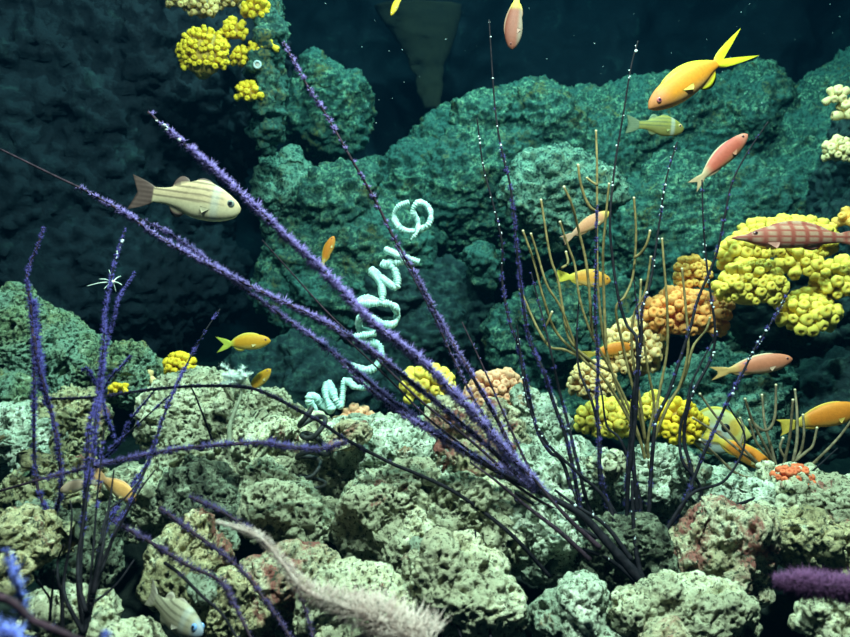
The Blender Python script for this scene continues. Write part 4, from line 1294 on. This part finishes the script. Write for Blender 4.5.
BL = 'fuzz_blue'
lone_whip('thick violet whip at the left, drooping into a loop above the pale rock', [(34, 336), (38, 365), (45, 390), (52, 416), (57, 440), (61, 475), (60, 495), (56, 510), (50, 514), (44, 505), (37, 485), (34, 450), (34, 410), (34, 362), (31, 310), (27, 279), (31, 262), (38, 245), (44, 227)], 0.90, 0.96, 'stem', 1.8, (BL, 4.0, 2500, T_(.45, .7, (1.2, .9), (.9, 1.3))), 401)
lone_whip('short violet tuft hanging beside the loop at the left', [(33, 300), (35, 325), (38, 352), (42, 380), (46, 405)], 1.03, 1.02, 'stem', 1.5, (BL, 6.5, 3200, 1.2), 402)
base3 = P(84, 634, 0.72)
colony3 = empty('sea_whip', base3, 'dark bushy colony at lower left sending up violet whips', 'sea whip')
for k, (pts, d1, cov, pl) in enumerate([
    ([(84, 634), (78, 580), (82, 530), (86, 475), (89, 427), (98, 395), (103, 352), (105, 310), (109, 290), (116, 258), (126, 228)], 1.02, T_(.35, .55, (-.2, .8), (1.1, .7)), 3.9),
    ([(84, 634), (80, 570), (86, 500), (93, 455), (97, 414), (101, 388), (104, 357), (113, 322), (119, 298), (135, 273)], 1.02, T_(.35, .6, (-.2, .8), (1.1, .9)), 3.9),
    ([(84, 634), (95, 590), (112, 540), (128, 505), (147, 465), (166, 410), (184, 370), (202, 336), (220, 309)], 1.00, T_(.3, .6, (-.2, .65), (.8, .45)), 3.4),
    ([(92, 600), (100, 545), (112, 515), (128, 490), (150, 460)], .98, T_(.4, .6, (-.2, .5), (.7, .8)), 4.0),
    ([(84, 634), (92, 604), (98, 573), (110, 545), (123, 520), (140, 490), (155, 470)], .92, -.3, 4),
    ([(93, 595), (102, 550), (106, 524), (110, 500), (114, 470)], .94, -.3, 4),
    ([(84, 634), (66, 600), (64, 580), (69, 550), (72, 515), (70, 500)], .90, -.3, 4),
    ([(62, 634), (62, 600), (58, 580), (58, 560), (64, 545)], .86, -.3, 4),
    ([(86, 612), (79, 585), (78, 560), (82, 530), (86, 500), (90, 470)], .94, -.3, 4),
    ([(100, 545), (108, 512), (125, 498), (142, 478)], .95, -.3, 4),
    ([(90, 605), (108, 592), (120, 580), (134, 560)], .90, -.3, 4),
    ([(50, 620), (50, 600), (44, 590), (38, 580)], .84, -.3, 4),
    ([(50, 615), (52, 595), (54, 570)], .84, -.3, 4),
    ([(84, 634), (90, 585), (94, 540), (97, 500), (101, 460), (104, 430)], .96, T_(.5, .8, (-.3, .2), (.5, .6)), 4),
    ([(101, 395), (111, 377), (121, 367), (131, 356)], 1.02, .9, 4),
    ([(100, 392), (94, 380), (86, 368), (82, 372)], 1.02, .8, 4),
    ([(102, 396), (106, 415), (112, 432), (118, 447)], 1.0, .9, 4),
    ([(92, 468), (117, 447), (130, 421), (155, 390)], 1.0, .7, 3.5),
    ([(92, 465), (124, 437), (158, 406), (170, 395)], 1.0, .5, 3.2),
]):
    dm = .95
    add_whip('branch', px_path(pts, .72 if k < 14 else d1, d1 - .14 if 3 < k < 14 else d1, 0.004, 70 + k), colony3, 'stem_dark', px2m(1.9 if k < 9 else 1.2, dm), px2m(.6, dm), (BL, px2m(pl, dm), 2700, cov) if cov != -.3 else None, (.9, 1.0, 8, px2m(1.3, dm)) if k == 0 else None, base3, 420 + k)

lone_whip('long thin violet whip arching over the mound down to the dark hollow', [(550, 577), (516, 539), (485, 513), (451, 490), (415, 473), (391, 463), (347, 440), (319, 421), (298, 410), (270, 395), (244, 387), (200, 386), (155, 389), (98, 397), (50, 399)], .94, 1.00, 'stem_dark', 2.1, ('fuzz_dark', 3.2, 2200, T_(.35, .5, (-.2, .3), (1.0, 1.0))), 450)
lone_whip('feathery violet whip lying level across the left reef', [(347, 442), (321, 449), (290, 447), (262, 443), (220, 445), (180, 449), (142, 456), (91, 467), (50, 477), (0, 491)], .96, .90, 'stem', 2.0, ('fuzz_level', 6.0, 2400, T_(.7, .85, (1.5, 1.4), (.8, -.2)), dict(thick=.04, ragged=.25)), 451)
lone_whip('little dark forked stem on the pale mound below the arching whip', [(212, 440), (205, 420), (199, 405), (195, 395), (190, 385)], 1.02, 1.02, 'stem_dark', 1.2, ('fuzz_dark', 2.5, 400, .3), 452)
D_ = 'fuzz_dark'
lone_whip('uppermost dark violet whip sweeping down past the dark hole', [(160, 508), (176, 520), (192, 532), (220, 552), (244, 573), (262, 596), (275, 614), (292, 640)], .90, .70, 'stem', 2.0, (D_, 6, 1500, .80, dict(thick=.035, ragged=.3)), 453)
lone_whip('middle dark violet whip sweeping down to the bottom edge', [(112, 520), (134, 533), (155, 545), (187, 565), (220, 581), (233, 602), (252, 640)], .86, .68, 'stem', 2.0, (D_, 6.5, 1600, .85, dict(thick=.035, ragged=.3)), 454)
lone_whip('lowest thin dark whip sweeping down to the bottom edge', [(165, 563), (180, 574), (202, 596), (222, 614), (238, 640)], .80, .68, 'stem_dark', 2.0, (D_, 4, 900, .3), 455)
lone_whip('faint violet whip behind the pinkish fuzzy frond', [(190, 497), (205, 504), (220, 511), (240, 523), (262, 540), (290, 572), (306, 612), (314, 640)], .95, .74, 'stem', 1.8, (D_, 6, 1500, T_(.4, .6, (.9, .8), (.6, .9)), dict(thick=.035, ragged=.3)), 456)
lone_whip('thin dark stem rising left of the blue-white boulder', [(462, 640), (452, 610), (443, 585), (436, 560)], .80, .86, 'stem_dark', 1.3, (D_, 2.5, 300, .3), 457)
lone_whip('thin dark stem rising across the blue-white boulder', [(491, 640), (487, 610), (481, 570), (475, 530)], .80, .90, 'stem_dark', 1.5, (D_, 3, 500, .4), 458)

# near fronds
lone_whip('dark stem with blurred blue polyps in the lower left corner', [(-10, 594), (14, 603), (31, 619), (48, 627), (70, 636), (100, 650)], .42, .40, 'stem', 4.5, ('fuzz_near', 8, 500, .15), 460, name='sea_whip')
lone_whip('blue fuzzy tip beside the yellowish knob at the left edge', [(24, 618), (21, 600), (16, 580), (10, 562), (6, 548)], .44, .44, 'stem', 2.0, ('fuzz_near', 9, 3000, 1.2, dict(thick=.06)), 461)
lone_whip('blue fuzzy tuft cut by the bottom edge in the left corner', [(-8, 634), (8, 633), (20, 640), (28, 655)], .40, .40, 'stem', 2.5, ('fuzz_near', 14, 3800, 1.3, dict(thick=.05)), 462)
lone_whip('small blue fuzzy tip at the bottom edge below the bushy colony', [(106, 655), (106, 640), (107, 630)], .42, .42, 'stem', 2.0, ('fuzz_near', 8, 3600, 1.3, dict(thick=.06)), 463)


def frond(label, pts, d0, d1, radii, material, seed, per_m=26000, stem='stem', name='feathery_frond'):
    """a near, soft, feathery frond thickening along its length"""
    o0 = P(*pts[0], d0)
    root = empty(name, o0, label, 'coral')
    c, L = spline(px_path(pts, d0, d1), 0.003)
    dm = (d0 + d1) / 2
    R = np.interp(np.linspace(0, 1, len(c)), np.linspace(0, 1, len(radii)), radii) * dm / F
    v, f = tube(c, np.maximum(R * .18, .0008), 8)
    o = link('stem', np_mesh('stem', local(v, o0), f, M[stem]), root)
    rng = np.random.default_rng(seed)
    t, n, b = frames(c)
    N = int(per_m * L)
    i = rng.integers(0, len(c) - 1, N)
    fr = rng.random((N, 1))
    p = c[i] * (1 - fr) + c[i + 1] * fr
    a = rng.uniform(0, 2 * np.pi, (N, 1))
    rad = np.cos(a) * n[i] + np.sin(a) * b[i]
    start = rng.random((N, 1)) ** .6 * .55
    d = rad + t[i] * rng.normal(-.1, .45, (N, 1)) + rng.normal(0, .3, (N, 3))
    v, f = cones(p + rad * R[i][:, None] * start, d, R[i] * rng.uniform(.35, .75, N), R[i] * .018 + .00010)
    q = link('polyps', np_mesh('polyps', local(v, o0), f, M[material], smooth=False), o)
    q['kind'] = 'stuff'
    return root


frond('pinkish grey fuzzy frond sweeping to the bottom edge, thick at its end', [(216, 522), (240, 529), (262, 539), (285, 566), (305, 590), (345, 606), (385, 622), (430, 648)], .66, .56, [4, 7, 9, 12, 18, 26, 33, 36], 'fuzz_pink', 470, 17000, 'fuzz_pink')
frond('plum coloured fuzzy frond reaching in from the right edge', [(774, 582), (795, 584), (820, 586), (850, 590), (880, 594)], .62, .60, [10, 19, 17, 21, 20], 'fuzz_plum', 471, 60000)

# feathery white hydroid
hb = P(229, 442, 1.06)
hy = empty('hydroid', hb, 'white feathery hydroid on a thin stalk rising from the pale mound', 'hydroid')
c, L = spline(px_path([(229, 445), (230, 425), (236, 408), (241, 395), (240, 382)], 1.06, 1.08), .003)
v, f = tube(c, np.linspace(px2m(2.6, 1.06), px2m(1.2, 1.06), len(c)), 8)
link('stalk', np_mesh('stalk', local(v, hb), f, M['hydroid_stalk']), hy)
rng = np.random.default_rng(5)
top = c[-1]
for k in range(16):
    a = rng.uniform(0, 2 * np.pi)
    up_ = rng.uniform(.1, 1.0)
    dirv = np.array((math.cos(a) * 1.0 - .15, math.sin(a) * .7, up_))
    dirv /= np.linalg.norm(dirv)
    ln = px2m(rng.uniform(14, 30), 1.07)
    q = [top, top + dirv * ln * .5 + np.array((0, 0, .002)), top + dirv * ln + np.array((0, 0, -.003))]
    cc, ll = spline(np.array(q), .0015)
    v1, f1 = tube(cc, np.linspace(.0005, .0003, len(cc)), 5)
    v2, f2 = fuzz(cc, ll, .0004, px2m(5.5, 1.07), 3600, 600 + k, 1.2, tent=3, thick=.035)
    link('plume', np_mesh('plume', *[local(v1, hb), f1], M['hydroid']), hy)
    q2 = link('polyps', np_mesh('polyps', local(v2, hb), f2, M['hydroid'], smooth=False), bpy.data.objects[hy.children[-1].name] if False else [o for o in hy.children if o.name.startswith('plume')][-1])
    q2['kind'] = 'stuff'
# a small white brittle star-like crinoid clinging to a violet whip
cb = P(113, 282, 1.0)
cr = empty('feather_star', cb, 'tiny pale feather star clinging to a violet whip', 'feather star')
v = ICO[2][0] * px2m(2.2, 1.0)
link('disc', np_mesh('disc', v, ICO[2][1], M['hydroid']), cr)
for k, (dx, dy) in enumerate([(-26, 4), (-14, -3), (8, -6), (9, 3), (3, 10), (-4, -12), (-9, 7)]):
    e = P(113 + dx, 282 + dy, 1.0 + .01 * ((k % 3) - 1)) - cb
    cc, ll = spline(np.array([(0, 0, 0), e * .5 + np.array((0, 0, .0015)), e]), .002)
    v, f = tube(cc, np.linspace(px2m(.7, 1), px2m(.3, 1), len(cc)), 6)
    link('arm', np_mesh('arm', v, f, M['hydroid']), cr)


# ------------------------------------------------------------------ coiled wire corals
def coil(label, axis_px, d, turns, rad_px, tube_px, material, seed, ridged=True, name='wire_coral'):
    ax, L = spline(px_path(axis_px, d, d), .002)
    t, n, b = frames(ax)
    m = turns * 44
    u = np.linspace(0, 1, m)
    x = u * (len(ax) - 1)
    i = np.clip(x.astype(int), 0, len(ax) - 2)
    fr = (x - i)[:, None]
    p = ax[i] * (1 - fr) + ax[i + 1] * fr
    ph = u * turns * 2 * np.pi + .5 * np.sin(u * 9 + seed)
    rr = np.interp(u, np.linspace(0, 1, len(rad_px)), rad_px) * d / F * (1 + .22 * np.sin(u * 23 + seed) + .12 * np.sin(u * 51 + seed))
    p = p + t[i] * (np.sin(u * 37 + seed) * .006)[:, None]
    c = p + rr[:, None] * (np.cos(ph)[:, None] * n[i] * 1.0 + np.sin(ph)[:, None] * b[i])
    c, L2 = spline(c, .0012)
    uu = np.linspace(0, 1, len(c))
    r = np.interp(uu, np.linspace(0, 1, len(tube_px)), tube_px) * d / F
    if ridged:
        r = r * (1 + .16 * np.sin(uu * L2 / .0042 * 2 * np.pi) + .08 * perlin(c * 300, seed))
    v, f = tube(c, r, 10)
    o = link(name, np_mesh(name, local(v, c[0]), f, M[material]), None, c[0])
    tag(o, label, 'wire coral')
    return o



def wire(label, pts, d, swing, tube_px, material, seed):
    q = np.array([P(x, y, d + swing * math.sin(k * 2.1 + seed)) for k, (x, y) in enumerate(pts)])
    c, L = spline(q, .0009)
    u = np.linspace(0, 1, len(c))
    r = np.interp(u, np.linspace(0, 1, len(tube_px)), tube_px) * d / F
    r = r * (.80 + .17 * np.sin(u * L / .0040 * 2 * np.pi) + .50 * perlin(c * 120, seed) + .2 * perlin(c * 500, seed))
    v, f = tube(c, r, 10)
    o = link('wire_coral', np_mesh('wire_coral', local(v, c[0]), f, M[material]), None, c[0])
    return tag(o, label, 'wire coral')


wire('long white wire coral zigzagging down beside the purple whips', [(419, 262), (387, 250), (405, 260), (383, 264), (394, 268), (396, 287), (372, 271), (381, 284), (381, 302), (367, 298), (360, 303), (390, 304), (397, 315), (390, 325), (363, 316), (360, 329), (374, 333), (354, 338), (378, 345), (380, 360), (369, 370), (349, 367), (367, 385), (356, 387), (345, 381), (341, 405), (335, 398), (329, 383), (326, 395), (331, 409), (322, 404), (313, 396), (309, 400), (317, 416)],
     1.28, .014, [3.2, 4.2, 4.4, 4.0, 4.0, 4.2, 4.4, 3.6, 4.6, 4.6], 'wire_white', 1)
wire('white wire coral curled into two open rings at the top of the zigzag', [(409, 202), (399, 206), (394, 216), (398, 226), (407, 231), (418, 230), (428, 225), (431, 214), (426, 205), (417, 203), (413, 212), (418, 222), (417, 232), (411, 240)],
     1.30, .008, [2.8, 3.4, 3.2, 3.6, 3.4, 2.2], 'wire_white', 4)
coil('black corkscrew wire coral lying against the pale reef', [(309, 412), (315, 440), (307, 465), (314, 490)], 1.08, 4, [10, 13, 12, 9], [2.6, 2.6, 2.4, 1.6], 'wire_dark', 5, ridged=False)

# ------------------------------------------------------------------ things in the dark water at the back
zz = np.linspace(0, 1, 40)
aa = np.linspace(0, 2 * np.pi, 24, endpoint=False)
d = 2.75
rows = []
for q in zz:
    cx = 418 + 14 * q ** .7
    hw = np.interp(q, [0, .25, .6, 1], [44, 34, 16, 9]) * d / F
    c0 = P(cx, 6 + 102 * q, d)
    rows.append(np.stack([c0[0] + hw * np.cos(aa), c0[1] + hw * .5 * np.sin(aa), c0[2] + 0 * aa], -1))
v = np.vstack(rows)
v += (fbm(v * 22, 3, 4) * .012)[:, None]
i = np.arange(len(zz) * 24).reshape(len(zz), 24)
j = np.roll(i, -1, 1)
f = np.stack([i[:-1], i[1:], j[1:], j[:-1]], -1).reshape(-1, 4).tolist() + [i[0].tolist(), i[-1][::-1].tolist()]
o0 = v[i[0]].mean(0)
tag(link('hanging_slab', np_mesh('hanging_slab', local(v, o0), f, rock_material('hanging_slab', [(0.3, (0.006, 0.006, 0.005)), (0.7, (0.022, 0.018, 0.009))], s1=14)), None, o0), 'dim olive tapering slab hanging in the dark water at the top', 'rock')  # a dim olive tapering patch given the shape of a slab
V, Fc, n = [], [], 0
rng = np.random.default_rng(77)
for k in range(60):
    p = P(rng.uniform(290, 840), rng.uniform(0, 130), rng.uniform(1.6, 2.2))
    V.append(ICO[1][0] * rng.uniform(.0005, .0013) + p)
    Fc.append(ICO[1][1] + n)
    n += len(V[-1])
o = link('floating_specks', np_mesh('floating_specks', np.vstack(V), np.concatenate(Fc), M['white_dot']))
tag(o, 'pale specks drifting in the dark water at the top', 'specks', kind='stuff')
